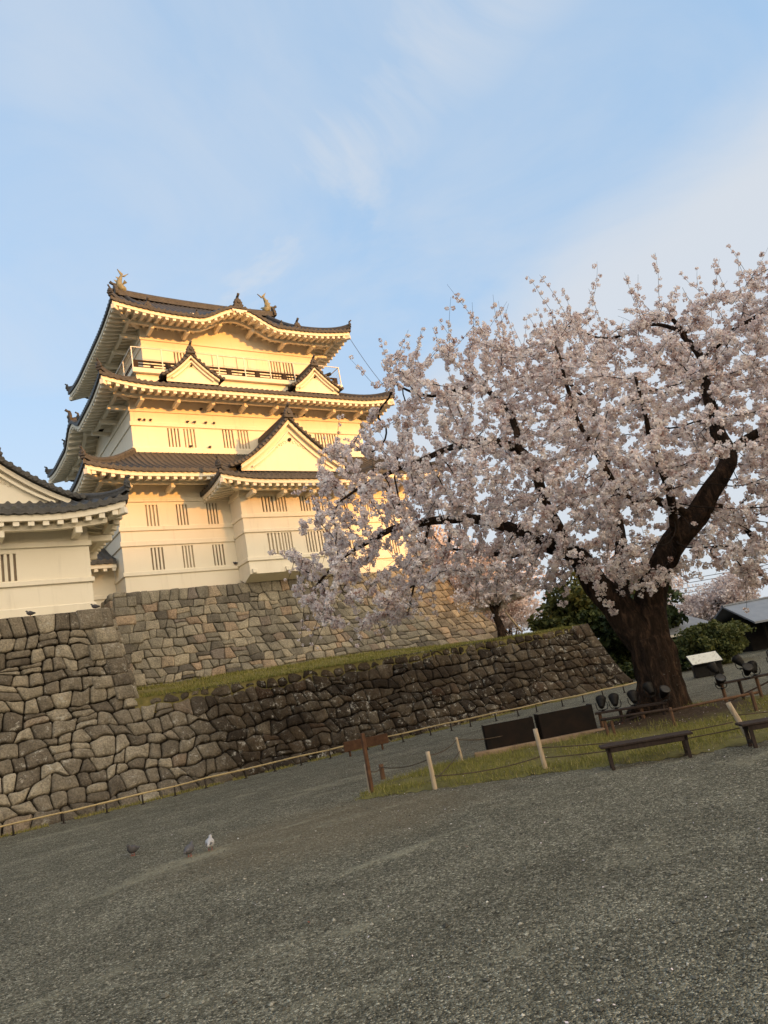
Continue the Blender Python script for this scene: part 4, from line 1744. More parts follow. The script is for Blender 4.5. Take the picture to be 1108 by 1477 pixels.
tk.tube(tpts, trr, 64, jit=trunk_jit)
nodes, parent_i, nodeR = [], [], []
for key, (P_, R_) in LIMBS.items():
    pts_, rr_ = catmull(P_, R_, .14)
    # irregular natural wobble
    pts_ = [p + V((mnoise.noise(p * .9), mnoise.noise(p * .9 + V((9, 2, 1))), mnoise.noise(p * .9 + V((4, 7, 3))))) * (.16 if i > 6 else 0.0) * min(1, i / 12) for i, p in enumerate(pts_)]
    big_ = max(R_) > .2
    tk.tube(pts_, rr_, 28 if big_ else 10, jit=bark_jit(len(key) * 3.3 + ord(key[0]), .13 if big_ else .10))
    for i in range(0, len(pts_), 2):
        if rr_[i] < .30:
            nodes.append(pts_[i])
            parent_i.append(-1)
            nodeR.append(rr_[i])
tk.build('trunk', BARK, cherry)

# crown volume: outline seen from the plaza, given a rounded depth
AX = V((16.8, 13.0, 0))
HV = V((.577, .817, 0)).normalized()
CAMP = V((0, 0, EYE))
RM = Matrix(R3)


def on_axis(px_, py_, d):
    r = RM @ V((px_ - 554, -(py_ - 738.5), -1050))
    t = ((AX + HV * d) - CAMP).dot(HV) / r.dot(HV)
    return CAMP + r * t


OUT = [(412, 790), (418, 850), (450, 905), (520, 915), (575, 905), (640, 862), (690, 850), (740, 862), (800, 848), (850, 845), (900, 862), (960, 850), (1010, 845), (1060, 850), (1130, 860), (1230, 850), (1330, 800), (1400, 690), (1400, 560), (1330, 450), (1230, 372), (1130, 366), (1090, 400), (1020, 428), (960, 430), (905, 470), (850, 450), (790, 455), (740, 490), (690, 455), (640, 495), (585, 500), (545, 515), (540, 575), (505, 620), (460, 655), (450, 700), (440, 745)]
OUTA = np.array(OUT, float)


def in_poly(P_):
    x, y = P_[:, 0], P_[:, 1]
    c = np.zeros(len(P_), bool)
    n = len(OUTA)
    for i in range(n):
        x0, y0 = OUTA[i]
        x1, y1 = OUTA[(i + 1) % n]
        cond = ((y0 > y) != (y1 > y)) & (x < (x1 - x0) * (y - y0) / (y1 - y0 + 1e-9) + x0)
        c ^= cond
    return c


def edge_dist(P_):
    d = np.full(len(P_), 1e9)
    n = len(OUTA)
    for i in range(n):
        a = OUTA[i]
        b = OUTA[(i + 1) % n]
        ab = b - a
        t = np.clip(((P_ - a) @ ab) / (ab @ ab), 0, 1)
        q = a + t[:, None] * ab
        d = np.minimum(d, np.hypot(*(P_ - q).T))
    return d


NATT = 5600
cand = np.column_stack([rng.uniform(400, 1400, NATT * 2), rng.uniform(365, 920, NATT * 2)])
cand = cand[in_poly(cand)][:NATT]
thin_ = np.where(cand[:, 0] < 690, .60, 1.0) * np.where((cand[:, 0] > 1000) & (cand[:, 1] > 690), .45, 1.0)
cand = cand[rng.random(len(cand)) < thin_]
ed = edge_dist(cand)
thick = 0.7 + 4.6 * np.sqrt(np.clip(ed / 190.0, 0, 1))
dep = rng.uniform(-1, 1, len(cand)) * thick
# the crown's left arm reaches away from the plaza
dep += np.where(cand[:, 0] < 760, 1.3 * (760 - cand[:, 0]) / 350, 0)
att = np.array([on_axis(x, y, d) for (x, y), d in zip(cand, dep)])
# keep the space round the lower trunk clear
dx = np.hypot(att[:, 0] - 16.9, att[:, 1] - 12.9)
att = att[~((dx < 2.6) & (att[:, 2] < 3.6))]
# a low spray of flowers in front of the fork
frk = np.array([on_axis(x, y, d) for x, y, d in zip(rng.uniform(835, 960, 90), rng.uniform(800, 858, 90), rng.uniform(-1.9, -.75, 90))])
att = np.vstack([att, frk])
# space colonisation
step = .26
KILL, INFL = .40, 3.2
N0 = len(nodes)
pos = np.array([tuple(p) for p in nodes])
par = list(parent_i)
alive = np.ones(len(att), bool)
nd = np.full(len(att), 1e9)
ni = np.zeros(len(att), int)


def relax(start):
    global nd, ni
    new = pos[start:]
    if len(new) == 0:
        return
    for c0 in range(0, len(new), 400):
        blk = new[c0:c0 + 400]
        D = np.linalg.norm(att[:, None, :] - blk[None], axis=2)
        j = D.argmin(1)
        dmin = D[np.arange(len(att)), j]
        upd = dmin < nd
        nd = np.where(upd, dmin, nd)
        ni = np.where(upd, j + start + c0, ni)


relax(0)
for it in range(90):
    alive &= nd > KILL
    act = alive & (nd < (INFL if it > 6 else 8))
    if not act.any():
        break
    idx = ni[act]
    dirs = att[act] - pos[idx]
    dirs /= np.linalg.norm(dirs, axis=1)[:, None] + 1e-9
    acc = {}
    for i, d in zip(idx, dirs):
        acc.setdefault(i, []).append(d)
    start = len(pos)
    newp = []
    for i, ds in acc.items():
        v = np.mean(ds, axis=0)
        v = v / (np.linalg.norm(v) + 1e-9) + rng.normal(0, .18, 3)
        if par[i] >= 0:
            pv_ = pos[i] - pos[par[i]]
            v += .55 * pv_ / (np.linalg.norm(pv_) + 1e-9)
        v /= np.linalg.norm(v) + 1e-9
        newp.append(pos[i] + v * step)
        par.append(i)
    pos = np.vstack([pos, np.array(newp)])
    relax(start)
    if len(pos) > 14000:
        break
NN = len(pos)
# pipe-model radii for the grown twigs
r2 = np.zeros(NN)
kids = np.zeros(NN, int)
for i in range(NN - 1, N0 - 1, -1):
    if kids[i] == 0:
        r2[i] = .0080 ** 2.2
    if par[i] >= 0:
        r2[par[i]] += r2[i]
        kids[par[i]] += 1
rr = np.minimum(np.maximum(r2, .0080 ** 2.2) ** (1 / 2.2), .11)


def sticks(A, B, ra, rb, n=5):
    """many tapered n-gon sticks as numpy arrays"""
    A, B = np.asarray(A), np.asarray(B)
    d = B - A
    d /= np.linalg.norm(d, axis=1)[:, None] + 1e-9
    ref = np.where(np.abs(d[:, 2:3]) < .9, np.array([[0, 0, 1.0]]), np.array([[1.0, 0, 0]]))
    sx_ = np.cross(d, ref)
    sx_ /= np.linalg.norm(sx_, axis=1)[:, None] + 1e-9
    sy_ = np.cross(d, sx_)
    an = np.arange(n) * 2 * PI / n
    ca, sa = np.cos(an), np.sin(an)
    off = sx_[:, None, :] * ca[None, :, None] + sy_[:, None, :] * sa[None, :, None]
    va = A[:, None, :] + off * np.asarray(ra)[:, None, None]
    vb = B[:, None, :] + off * np.asarray(rb)[:, None, None]
    vv = np.concatenate([va, vb], 1).reshape(-1, 3)
    k = len(A)
    base = (np.arange(k) * 2 * n)[:, None]
    j = np.arange(n)
    j2 = (j + 1) % n
    q = np.stack([base + j, base + j2, base + n + j2, base + n + j], 2).reshape(-1, 4)
    return vv, q


iA = [par[i] for i in range(N0, NN)]
sA = pos[iA]
sB = pos[N0:]
sra = np.minimum(rr[iA], rr[N0:] * 1.5)
srb = rr[N0:]
# long one-year shoots standing out of the top and sides of the crown
tips = [i for i in range(N0, NN) if kids[i] == 0]
shootA, shootB, shootR = [], [], []
blos = []           # (position, size)
for i in tips:
    p = pos[i]
    d = pos[i] - pos[par[i]]
    d /= np.linalg.norm(d) + 1e-9
    up_ = p[2] > 10.0
    pr_ = .85 if up_ else .45
    if rng.random() < pr_:
        L_ = rng.uniform(.35, 1.0) if not up_ else rng.uniform(.5, 1.7)
        v = d * .8 + rng.normal(0, .25, 3) + np.array([0, 0, .9 if up_ else (-.5 if p[2] < 6 else .25)])
        v /= np.linalg.norm(v)
        k = max(2, int(L_ / .22))
        a = p
        for q in range(k):
            b = a + v * (L_ / k)
            v = v + rng.normal(0, .07, 3) + np.array([0, 0, -.10 if p[2] < 6 else .03])
            v /= np.linalg.norm(v)
            shootA.append(a)
            shootB.append(b)
            shootR.append(.0075 * (1 - q / k * .6))
            for _ in range(2):
                if rng.random() < (.75 if q < k * .75 else .45):
                    t = rng.random()
                    blos.append((a + (b - a) * t + rng.normal(0, .045, 3), rng.uniform(.6, .95)))
            a = b
# weeping twigs at the lower left
for _ in range(420):
    cnd = [i for i in (rng.integers(N0, NN),)]
    i = cnd[0]
    p = pos[i]
    if not (p[0] < 14.2 and p[2] < 7.6 and p[1] > 14.5):
        continue
    a = p
    v = np.array([rng.normal(-.25, .25), rng.normal(.1, .25), -1.0])
    v /= np.linalg.norm(v)
    L_ = rng.uniform(.6, 1.6)
    k = int(L_ / .2)
    for q in range(k):
        b = a + v * .2
        v += rng.normal(0, .06, 3)
        v /= np.linalg.norm(v)
        shootA.append(a)
        shootB.append(b)
        shootR.append(.011 * (1 - .7 * q / k))
        if rng.random() < .8:
            blos.append((a + (b - a) * rng.random() + rng.normal(0, .05, 3), rng.uniform(.45, .8)))
        a = b
allA = np.vstack([sA, np.array(shootA)])
allB = np.vstack([sB, np.array(shootB)])
v_, q_ = sticks(allA, allB, np.concatenate([sra, np.array(shootR)]), np.concatenate([srb, np.array(shootR) * .85]), 5)
np_mesh('twigs', v_, q_, TWIG, cherry, smooth=True)
# blossom clusters along the thin twigs
for i in range(N0, NN):
    if rr[i] > .021:
        continue
    a, b = pos[par[i]], pos[i]
    nb = 2 + (rng.random() < .35) + (rr[i] < .012) * (rng.random() < .8)
    for _ in range(nb):
        t = rng.random()
        blos.append((a + (b - a) * t + rng.normal(0, .065, 3), float(np.clip(rng.lognormal(-.03, .26), .5, 1.65))))


def pompoms(B, S, mat, parent, name, nf=22, r0=.076, fs=.029, seed=3, far=False):
    """each cluster is a ball of small cupped flowers (bent five-sided discs as two quads)"""
    rg = np.random.default_rng(seed)
    K = len(B)
    d = rg.normal(0, 1, (K, nf, 3))
    d /= np.linalg.norm(d, axis=2)[:, :, None]
    rad_ = (S[:, None] * r0 * rg.uniform(.55, 1.12, (K, nf)))[:, :, None]
    c = B[:, None, :] + d * rad_
    nrm = d + rg.normal(0, .45, d.shape)
    nrm /= np.linalg.norm(nrm, axis=2)[:, :, None]
    ref = rg.normal(0, 1, d.shape)
    tx_ = np.cross(nrm, ref)
    tx_ /= np.linalg.norm(tx_, axis=2)[:, :, None] + 1e-9
    ty_ = np.cross(nrm, tx_)
    s_ = (S[:, None] * fs * rg.uniform(.75, 1.25, (K, nf)))[:, :, None]
    cup = nrm * s_ * .35
    # hexagonal cupped flower: 6 rim points, two quads sharing a crease
    ang = np.arange(6) * PI / 3
    P6 = [c + tx_ * s_ * math.cos(a) + ty_ * s_ * math.sin(a) + (cup if i not in (0, 3) else -cup * .6) for i, a in enumerate(ang)]
    vv = np.stack(P6, 2).reshape(-1, 3)
    n = K * nf
    base = (np.arange(n) * 6)[:, None]
    q = np.concatenate([base + np.array([[0, 1, 2, 3]]), base + np.array([[0, 3, 4, 5]])], 0)
    tn = np.clip(rg.normal(.55, .2, (K, 1)) + rg.normal(0, .16, (K, nf)), 0, 1)
    tn = np.where(rg.random((K, nf)) < .05, .05, tn)
    tint = np.repeat(tn.reshape(-1), 6)
    return np_mesh(name, vv, q, mat, parent, tint)


Bp = np.array([b for b, s in blos])
# the great limbs carry no short twigs: clear the flowers hugging their fronts
keepB = np.ones(len(Bp), bool)
cam0 = np.array([0, 0, EYE])
for key, i0, i1, wid, prb in (('D', 3, 9, .42, .5), ('D', 9, 12, .16, .25), ('A', 3, 6, .22, .14), ('E', 0, 4, .2, .25), ('F2', 0, 4, .12, .3), ('B', 0, 6, .12, .14), ('C', 0, 3, .1, .18), ('A', 5, 9, .12, .2), ('J', 0, 4, .1, .3), ('G', 0, 3, .1, .2)):
    P_, R_ = LIMBS[key]
    for k in range(i0, min(i1, len(P_) - 1)):
        for t in np.linspace(0, 1, 6):
            q = np.array(P_[k]) * (1 - t) + np.array(P_[k + 1]) * t
            d = cam0 - q
            dl = np.linalg.norm(d)
            d /= dl
            rel = Bp - q
            al = rel @ d
            pr2 = np.linalg.norm(rel - al[:, None] * d, axis=1)
            m_ = (al > -.1) & (al < 4.5) & (pr2 < wid)
            keepB &= ~(m_ & (rng.random(len(Bp)) < prb))
Bp = Bp[keepB]
Bs = np.array([s for b, s in blos])[keepB]
print('cherry: nodes', NN, 'clusters', len(Bp), 'attractors left', int(alive.sum()))
pompoms(Bp, Bs, BLOSSOM, cherry, 'blossom')


# ------------------------------------------------------------------ trees behind
def leaf_cards(C, S, nf, sz, seed, spread=1.0, flat=.5):
    """small leaf quads scattered round clump centres"""
    rg = np.random.default_rng(seed)
    K = len(C)
    d = rg.normal(0, 1, (K, nf, 3))
    d /= np.linalg.norm(d, axis=2)[:, :, None]
    c = C[:, None, :] + d * (S[:, None] * rg.uniform(.15, 1, (K, nf)) ** .6)[:, :, None] * np.array([1, 1, .75])
    n_ = rg.normal(0, 1, d.shape) + d * .8 + np.array([0, 0, flat])
    n_ /= np.linalg.norm(n_, axis=2)[:, :, None]
    t = np.cross(n_, rg.normal(0, 1, d.shape))
    t /= np.linalg.norm(t, axis=2)[:, :, None] + 1e-9
    b = np.cross(n_, t)
    s = (sz * rg.uniform(.6, 1.4, (K, nf)))[:, :, None]
    v = np.stack([c - t * s, c + b * s * .6, c + t * s, c - b * s * .6], 2).reshape(-1, 3)
    q = np.arange(len(v)).reshape(-1, 4)
    tn = np.clip(rg.normal(.5, .2, (K, 1)) + rg.normal(0, .18, (K, nf)), 0, 1)
    return v, q, np.repeat(tn.reshape(-1), 4)


def bg_tree(name, label, cat, loc, h, spread, mat, barkm, seed, nclump=220, nf=26, leaf=.16, crown0=.28, group=None, lean=0.0, flatk=1.0, trunk_r=None, csize=None):
    rg = np.random.default_rng(seed)
    t = thing(name, label, cat, loc, group)
    base = np.array(loc)
    tr = trunk_r or h * .03
    tm = MB()
    top = base + np.array([lean * h, 0, h * .7])
    pts_ = [V(base + (top - base) * k / 6 + np.array([rg.normal(0, .03 * h) if k else 0, rg.normal(0, .02 * h) if k else 0, -.3 if k == 0 else 0])) for k in range(7)]
    tm.tube(pts_, [tr * (1.25 - k / 6 * 1.0) for k in range(7)], 9, jit=bark_jit(seed, .12))
    ends = []
    for k in range(9):
        s0 = pts_[rg.integers(2, 6)]
        a = rg.uniform(0, 2 * PI)
        e = V((base[0] + lean * h * .6 + math.cos(a) * spread * rg.uniform(.4, .85), base[1] + math.sin(a) * spread * rg.uniform(.4, .85), base[2] + h * rg.uniform(crown0 + .15, .9)))
        md = s0.lerp(e, .5) + V((0, 0, .06 * h))
        tm.tube([s0, md, e], [tr * .45, tr * .28, tr * .1], 6)
        ends += [np.array(md), np.array(e)]
    tm.build('trunk', barkm, t)
    # crown: a handful of uneven masses, gaps left between
    C = []
    masses = [(e, rg.uniform(.32, .5) * spread) for e in ends] + [(np.array(top), spread * .5)]
    while len(C) < nclump:
        e, r_ = masses[rg.integers(0, len(masses))]
        d = rg.normal(0, 1, 3)
        d /= np.linalg.norm(d)
        p = e + d * r_ * rg.uniform(.3, 1.0) * np.array([1, 1, .75 * flatk])
        if p[2] > base[2] + h * crown0:
            C.append(p)
    C = np.array(C)
    v, q, tn = leaf_cards(C, rg.uniform(.6, 1.3, len(C)) * (csize or spread * .14), nf, leaf, seed + 1)
    np_mesh('crown', v, q, mat, t, tn)
    return t


G_CH = 'cherry trees beyond the plaza'
G_EV = 'evergreen trees beyond the lower wall'
# dark evergreens just beyond the right end of the lower wall
bg_tree('evergreen_tree', 'dark evergreen tree just past the right end of the low stone wall', 'tree', (38.5, 30.6, 0), 4.6, 3.0, LEAF, BARK, 31, 420, 34, .17, .05, G_EV)
bg_tree('evergreen_tree', 'yellow green leafy tree rising over the end of the low stone wall', 'tree', (39.0, 35.6, 0), 7.6, 3.4, LEAF_B, BARK, 32, 420, 30, .18, .25, G_EV)
bg_tree('evergreen_tree', 'evergreen tree in shade directly behind the forked cherry trunk', 'tree', (43.5, 34.0, 0), 6.0, 3.6, LEAF, BARK, 33, 380, 34, .18, .05, G_EV)
# cherries in bloom further off
far_ch = [((33.5, 41.0, 3.3), 9.5, 4.6, 'pale cherry tree in bloom beside the right end of the keep stone base', 41),
          ((28.6, 31.4, 3.6), 3.6, 2.0, 'small blossoming cherry with a stout trunk on the grass terrace', 42),
          ((46.0, 36.0, 0), 9.0, 5.0, 'pink cherry tree seen just right of the forked cherry trunk', 43),
          ((50.0, 31.5, 0), 5.6, 3.6, 'pink cherry tree in bloom left of the grey roofed shelter', 44),
          ((58.0, 46.0, 0), 7.5, 5.0, 'tall blossoming cherry farthest behind the grey roofed shelter', 45),
          ((43.0, 46.0, 0), 11.5, 5.5, 'tall pale cherry in bloom behind the leafy green tree', 46)]
for loc, h_, sp_, lb, sdv in far_ch:
    bg_tree('cherry_tree', lb, 'tree', loc, h_, sp_, BLOSSOM_FAR, BARK, sdv, 520 if h_ > 5 else 220, 34, .11, .26 if h_ > 5 else .42, G_CH, trunk_r=.24, csize=.62 if h_ > 5 else .4)


def bush(name, label, loc, rx, rz, mat, seed, n=260, leaf=.10, group=None):
    rg = np.random.default_rng(seed)
    t = thing(name, label, 'bush', loc, group)
    b = np.array(loc)
    st = MB()
    for k in range(7):
        a = rg.uniform(0, 2 * PI)
        e = b + np.array([math.cos(a) * rx * .7, math.sin(a) * rx * .7, rz * rg.uniform(.9, 1.5)])
        st.tube([V(b), V(b * .5 + e * .5 + np.array([0, 0, .1])), V(e)], [.04, .03, .012], 5)
    st.build('stem', TWIG, t)
    C = []
    while len(C) < n:
        p = rg.uniform(-1, 1, 3)
        if np.linalg.norm(p) < 1 and np.linalg.norm(p) > .35:
            k = 1 + .28 * mnoise.noise(V(p * 1.7) + V((seed, 0, 0)))
            C.append(b + np.array([p[0] * rx * k, p[1] * rx * k, rz + p[2] * rz * k]))
    C = np.array(C)
    v, q, tn = leaf_cards(C, np.full(len(C), rx * .16), 30, leaf, seed + 1)
    np_mesh('foliage', v, q, mat, t, tn)
    return t


bush('bush', 'broad olive green bush behind the slanted notice board', (36.9, 24.2, 0), 2.1, 1.15, LEAF_B, 51)
bush('bush', 'low dark shrub at the foot of the low wall right end', (33.2, 27.3, 0), .9, .45, LEAF, 52, 120, .08)
bush('bush', 'dark low shrub left of the slanted notice board', (35.2, 25.4, 0), 1.2, .5, LEAF, 53, 150, .08)

# leaning prop of the terrace cherry
pr = MB()
pr.tube([(29.7, 30.9, 3.75), (29.1, 31.2, 5.0)], .06, 7)
tag(pr.build('tree_prop', GREYWOOD), 'thin wooden prop leaning on the small terrace cherry trunk', 'prop')

# ------------------------------------------------------------------ shelter building at the right
# frame: long side faces the camera
shx = V((.817, -.577, 0))
shy = V((.577, .817, 0))
sh0 = V((44.3, 25.3, 0))
shel = thing('shelter', 'long low timber shelter with a shaded open front and a plain grey roof at the right', 'building', tuple(sh0))
LS, DS = 16.0, 6.0


def shp(a, b, z):
    p = sh0 + shx * a + shy * b
    return V((p.x, p.y, z))


SM = Matrix(((shx.x, shy.x, 0, sh0.x), (shx.y, shy.y, 0, sh0.y), (0, 0, 1, 0), (0, 0, 0, 1)))
s_b = MB()
s_b.box((0, 2.2, 0), (LS, DS, 2.0), SM)
s_b.build('wall', DARKINSIDE, shel)  # dark colour paints the shade inside the open front
for i in range(7):
    p = MB()
    a = .3 + i * (LS - .6) / 6
    p.bbox((a - .08, .35, 0), (a + .08, .51, 1.95), .01, SM)
    p.build('post', DARKINSIDE, shel)
rfm = MB()
prof_ = [(-.9, 1.70), (DS / 2, 3.02), (DS + .9, 1.70)]
for dz in (0, .12):
    rfm.grid([[shp(a, b, z + dz) for a in (-.8, LS + .8)] for b, z in prof_], False, dz == 0)
rfm.grid([[shp(a, -.9, 1.70 + dz) for a in (-.8, LS + .8)] for dz in (0, .12)])
rfm.grid([[shp(-.8, b, z + dz) for b, z in prof_] for dz in (0, .12)], False, True)
ro_ = rfm.build('roof', GREYROOF, shel)
rr_m = MB()
rr_m.bar(shp(-.8, DS / 2, 3.17), shp(LS + .8, DS / 2, 3.17), .3, .1)
rr_m.build('ridge_cap', GREYROOF, ro_)
# second low house further left behind the bushes
hs = thing('house', 'dark low house with a pale eave behind the pink cherry', 'building', (46.0, 37.5, 0))
HM = Matrix(((shx.x, shy.x, 0, 41.0), (shx.y, shy.y, 0, 34.2), (0, 0, 1, 0), (0, 0, 0, 1)))
hm = MB()
hm.box((0, 0, 0), (7, 4, 1.75), HM)
hm.build('wall', DARKINSIDE, hs)
hm = MB()
hm.bbox((-.6, -.6, 1.76), (7.6, 4.6, 1.92), .02, HM)
hmo = hm.build('eave', WHITEMETAL, hs)
hm = MB()
hm.add([HM @ V(p) for p in ((-.6, -.6, 1.925), (7.6, -.6, 1.925), (7.6, 4.6, 1.925), (-.6, 4.6, 1.925), (0.8, 2, 3.1), (6.2, 2, 3.1))], [(0, 1, 5, 4), (1, 2, 5), (2, 3, 4, 5), (3, 0, 4)])
hm.build('roof', GREYROOF, hs)

# power lines beyond the shelter
pw = thing('power_line', 'set of thin dark power lines crossing the pale sky above the shelter roof', 'power line', (70, 40, 0))
for i, (z0_, z1_) in enumerate(((5.4, 6.2), (5.0, 5.75), (4.45, 5.2), (3.95, 4.7))):
    c = MB()
    a, b = V((66, 53, z0_ + 2.2)), V((98, 30, z1_ + 2.2))
    c.tube([a.lerp(b, t) + V((0, 0, -.7 * math.sin(PI * t))) for t in np.linspace(0, 1, 14)], .035, 5)
    c.build('wire', CABLE, pw)
for p in ((66, 53, 0), (98, 30, 0)):
    c = MB()
    c.tube([p, (p[0], p[1], 10)], [.16, .11], 8)
    c.bar((p[0] - .5, p[1] - .7, 8.6), (p[0] + .5, p[1] + .7, 8.6), .1, .1)
    c.build('pole', CONCRETE, pw)

# ------------------------------------------------------------------ bamboo rail along the wall foot
RP = [(-3.2, 25.3), (-1.2, 25.2), (.9, 25.2), (2.75, 25.14), (4.07, 25.0), (5.3, 24.95), (6.4, 24.95), (7.45, 25.05), (8.51, 25.1), (9.93, 25.1), (10.99, 25.02), (11.99, 24.94), (13.14, 24.85), (14.6, 24.6), (16.06, 24.32), (17.31, 24.2), (18.16, 23.95), (18.98, 23.75), (20.07, 23.42), (21.1, 23.2), (21.92, 22.95), (23.11, 22.6), (23.96, 22.2), (24.99, 22.0), (26.14, 21.8), (27.4, 21.6), (28.7, 21.3)]
bf = thing('bamboo_fence', 'low bamboo rail on short dark posts along the foot of the stone walls', 'fence', (12, 25, 0))
for x, y in RP:
    p = MB()
    p.tube([(x, y, -.05), (x + random.uniform(-.02, .02), y, .34)], .026, 8)
    p.tube([(x, y, 0), (x, y, .02)], .07, 8)
    p.build('post', POSTMETAL, bf)
i = 0
for s in range(0, len(RP) - 1, 4):
    seg_ = RP[s:s + 5]
    r_ = MB()
    pts_ = [V((x, y - .01, .315 + .012 * math.sin(k * 2.3 + s))) for k, (x, y) in enumerate(seg_)]
    pp_, rr0 = catmull(pts_, [.029 - .0015 * k for k in range(len(pts_))], .18)
    rr0 = [r * (1.16 if k % 3 == 0 else 1.0) for k, r in enumerate(rr0)]
    r_.tube(pp_, rr0, 8)
    r_.build('rail', BAMBOO, bf)

# ------------------------------------------------------------------ grass
GF_ = [(7.87, 14.13), (8.78, 13.17), (9.54, 12.06), (10.37, 10.95), (10.93, 10.04), (11.34, 9.25), (11.75, 8.66), (12.97, 7.93), (14.6, 6.6), (16.5, 5.2)]
GB_ = [(8.6, 14.9), (9.6, 15.6), (10.8, 15.65), (12.15, 15.5), (12.9, 14.9), (14.2, 14.0), (15.2, 13.75), (16.0, 14.6), (17.6, 14.4), (19.3, 13.0), (20.9, 11.2), (21.6, 9.0), (19.5, 5.6)]
GPOLY = np.array(GF_ + GB_[::-1])


def inside(poly, x, y):
    c = False
    n = len(poly)
    for i in range(n):
        x0, y0 = poly[i]
        x1, y1 = poly[(i + 1) % n]
        if ((y0 > y) != (y1 > y)) and (x < (x1 - x0) * (y - y0) / (y1 - y0 + 1e-12) + x0):
            c = not c
    return c


def poly_dist(poly, x, y):
    d = 1e9
    n = len(poly)
    for i in range(n):
        a = poly[i]
        b = poly[(i + 1) % n]
        ab = (b[0] - a[0], b[1] - a[1])
        t = max(0, min(1, ((x - a[0]) * ab[0] + (y - a[1]) * ab[1]) / (ab[0] ** 2 + ab[1] ** 2)))
        d = min(d, math.hypot(x - a[0] - ab[0] * t, y - a[1] - ab[1] * t))
    return d


def turf_z(x, y):
    if not inside(GPOLY, x, y):
        return 0.004
    e = poly_dist(GPOLY, x, y)
    z = .004 + .05 * smooth01(e / .5) + .22 * math.exp(-((x - 16.9) ** 2 + (y - 12.9) ** 2) / 3.0)
    return z + .02 * mnoise.noise(V((x * 2, y * 2, 0)))


tm_ = MB()
stp = .22
xs_ = np.arange(7.5, 21.9, stp)
ys_ = np.arange(5.0, 15.9, stp)
vid = {}
for ix, x in enumerate(xs_):
    for iy, y in enumerate(ys_):
        if inside(GPOLY, x, y):
            for a, b in ((0, 0), (1, 0), (1, 1), (0, 1)):
                k = (ix + a, iy + b)
                if k not in vid:
                    xx, yy = xs_[0] + k[0] * stp - stp / 2, ys_[0] + k[1] * stp - stp / 2
                    jx = .08 * mnoise.noise(V((xx * 3, yy * 3, 1)))
                    vid[k] = len(tm_.v)
                    tm_.add([V((xx + jx, yy - jx, turf_z(xx, yy)))], [])
            tm_.f.append([vid[(ix, iy)], vid[(ix + 1, iy)], vid[(ix + 1, iy + 1)], vid[(ix, iy + 1)]])
            tm_.smooth.append(True)
tl_ = mat_new('lawn_soil', .95, .1)
ln = tl_.noise(tl_.pos, 2.4, 6, .7, .5)
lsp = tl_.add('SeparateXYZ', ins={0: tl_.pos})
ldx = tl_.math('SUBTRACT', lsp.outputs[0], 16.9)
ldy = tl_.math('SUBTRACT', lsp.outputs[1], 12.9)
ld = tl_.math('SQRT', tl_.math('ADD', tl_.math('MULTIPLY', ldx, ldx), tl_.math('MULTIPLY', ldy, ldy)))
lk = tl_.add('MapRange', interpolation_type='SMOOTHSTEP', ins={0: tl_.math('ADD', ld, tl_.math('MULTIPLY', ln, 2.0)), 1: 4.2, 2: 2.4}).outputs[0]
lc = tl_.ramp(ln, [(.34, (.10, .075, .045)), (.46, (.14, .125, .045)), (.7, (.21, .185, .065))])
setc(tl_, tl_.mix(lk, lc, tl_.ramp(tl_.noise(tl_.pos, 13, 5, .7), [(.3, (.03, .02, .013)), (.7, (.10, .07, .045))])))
bump(tl_, tl_.noise(tl_.pos, 12, 5, .7), .7, .06)
tag(tm_.build('lawn', tl_.m), kind='structure')


def blades(pts, hmin, hmax, wd, seed, name, tint_mu=.5):
    rg = np.random.default_rng(seed)
    P_ = np.array(pts)
    n = len(P_)
    a = rg.uniform(0, 2 * PI, n)
    h_ = hmin + (hmax - hmin) * rg.random(n) ** 1.8
    lean = rg.normal(0, .45, (n, 2)) * h_[:, None]
    sx_ = np.stack([np.cos(a), np.sin(a), np.zeros(n)], 1) * wd
    top = P_ + np.column_stack([lean, h_])
    v = np.stack([P_ - sx_, P_ + sx_, top + sx_ * .25, top - sx_ * .25], 1).reshape(-1, 3)
    q = np.arange(len(v)).reshape(-1, 4)
    tn = np.clip(rg.normal(tint_mu, .22, n), 0, 1)
    return np_mesh(name, v, q, GRASS, None, np.repeat(tn, 4))


gp = []
rg_ = np.random.default_rng(88)
while len(gp) < 26000:
    x, y = rg_.uniform(7.6, 18.5), rg_.uniform(5.2, 15.8)
    if inside(GPOLY, x, y):
        k = mnoise.noise(V((x * .9, y * .9, 5))) + .35 * mnoise.noise(V((x * 3, y * 3, 8)))
        near = math.hypot(x - 16.9, y - 12.9)
        if rg_.random() < .45 + 1.3 * k - (.6 if near < 2.6 else 0):
            gp.append((x, y, turf_z(x, y) - .005))
tag(blades(gp, .02, .15, .006, 5, 'grass_blades', .52), 'patchy green and straw grass around the cherry tree', 'grass', kind='stuff')
gp = []
while len(gp) < 30000:
    x, y = rg_.uniform(7.3, 30.9), 27.05 + rg_.random() ** 1.6 * 9
    if mnoise.noise(V((x * .6, y * .6, 2))) + .5 > rg_.random() * .8:
        gp.append((x, y, terr_z(x, y) - .01))
tag(blades(gp, .05, .17, .014, 6, 'terrace_grass', .5), 'strip of short yellowish grass along the top of the low wall', 'grass', kind='stuff')
# weeds along the wall foot
gp = []
while len(gp) < 7000:
    x = rg_.uniform(1, 31)
    y = 25.6 - abs(rg_.normal(0, .16))
    if mnoise.noise(V((x * 1.1, 0, 3))) > -.1:
        gp.append((x, y, 0))
tag(blades(gp, .02, .11, .010, 7, 'verge_grass', .72), 'thin dry grass at the foot of the stone walls', 'grass', kind='stuff')

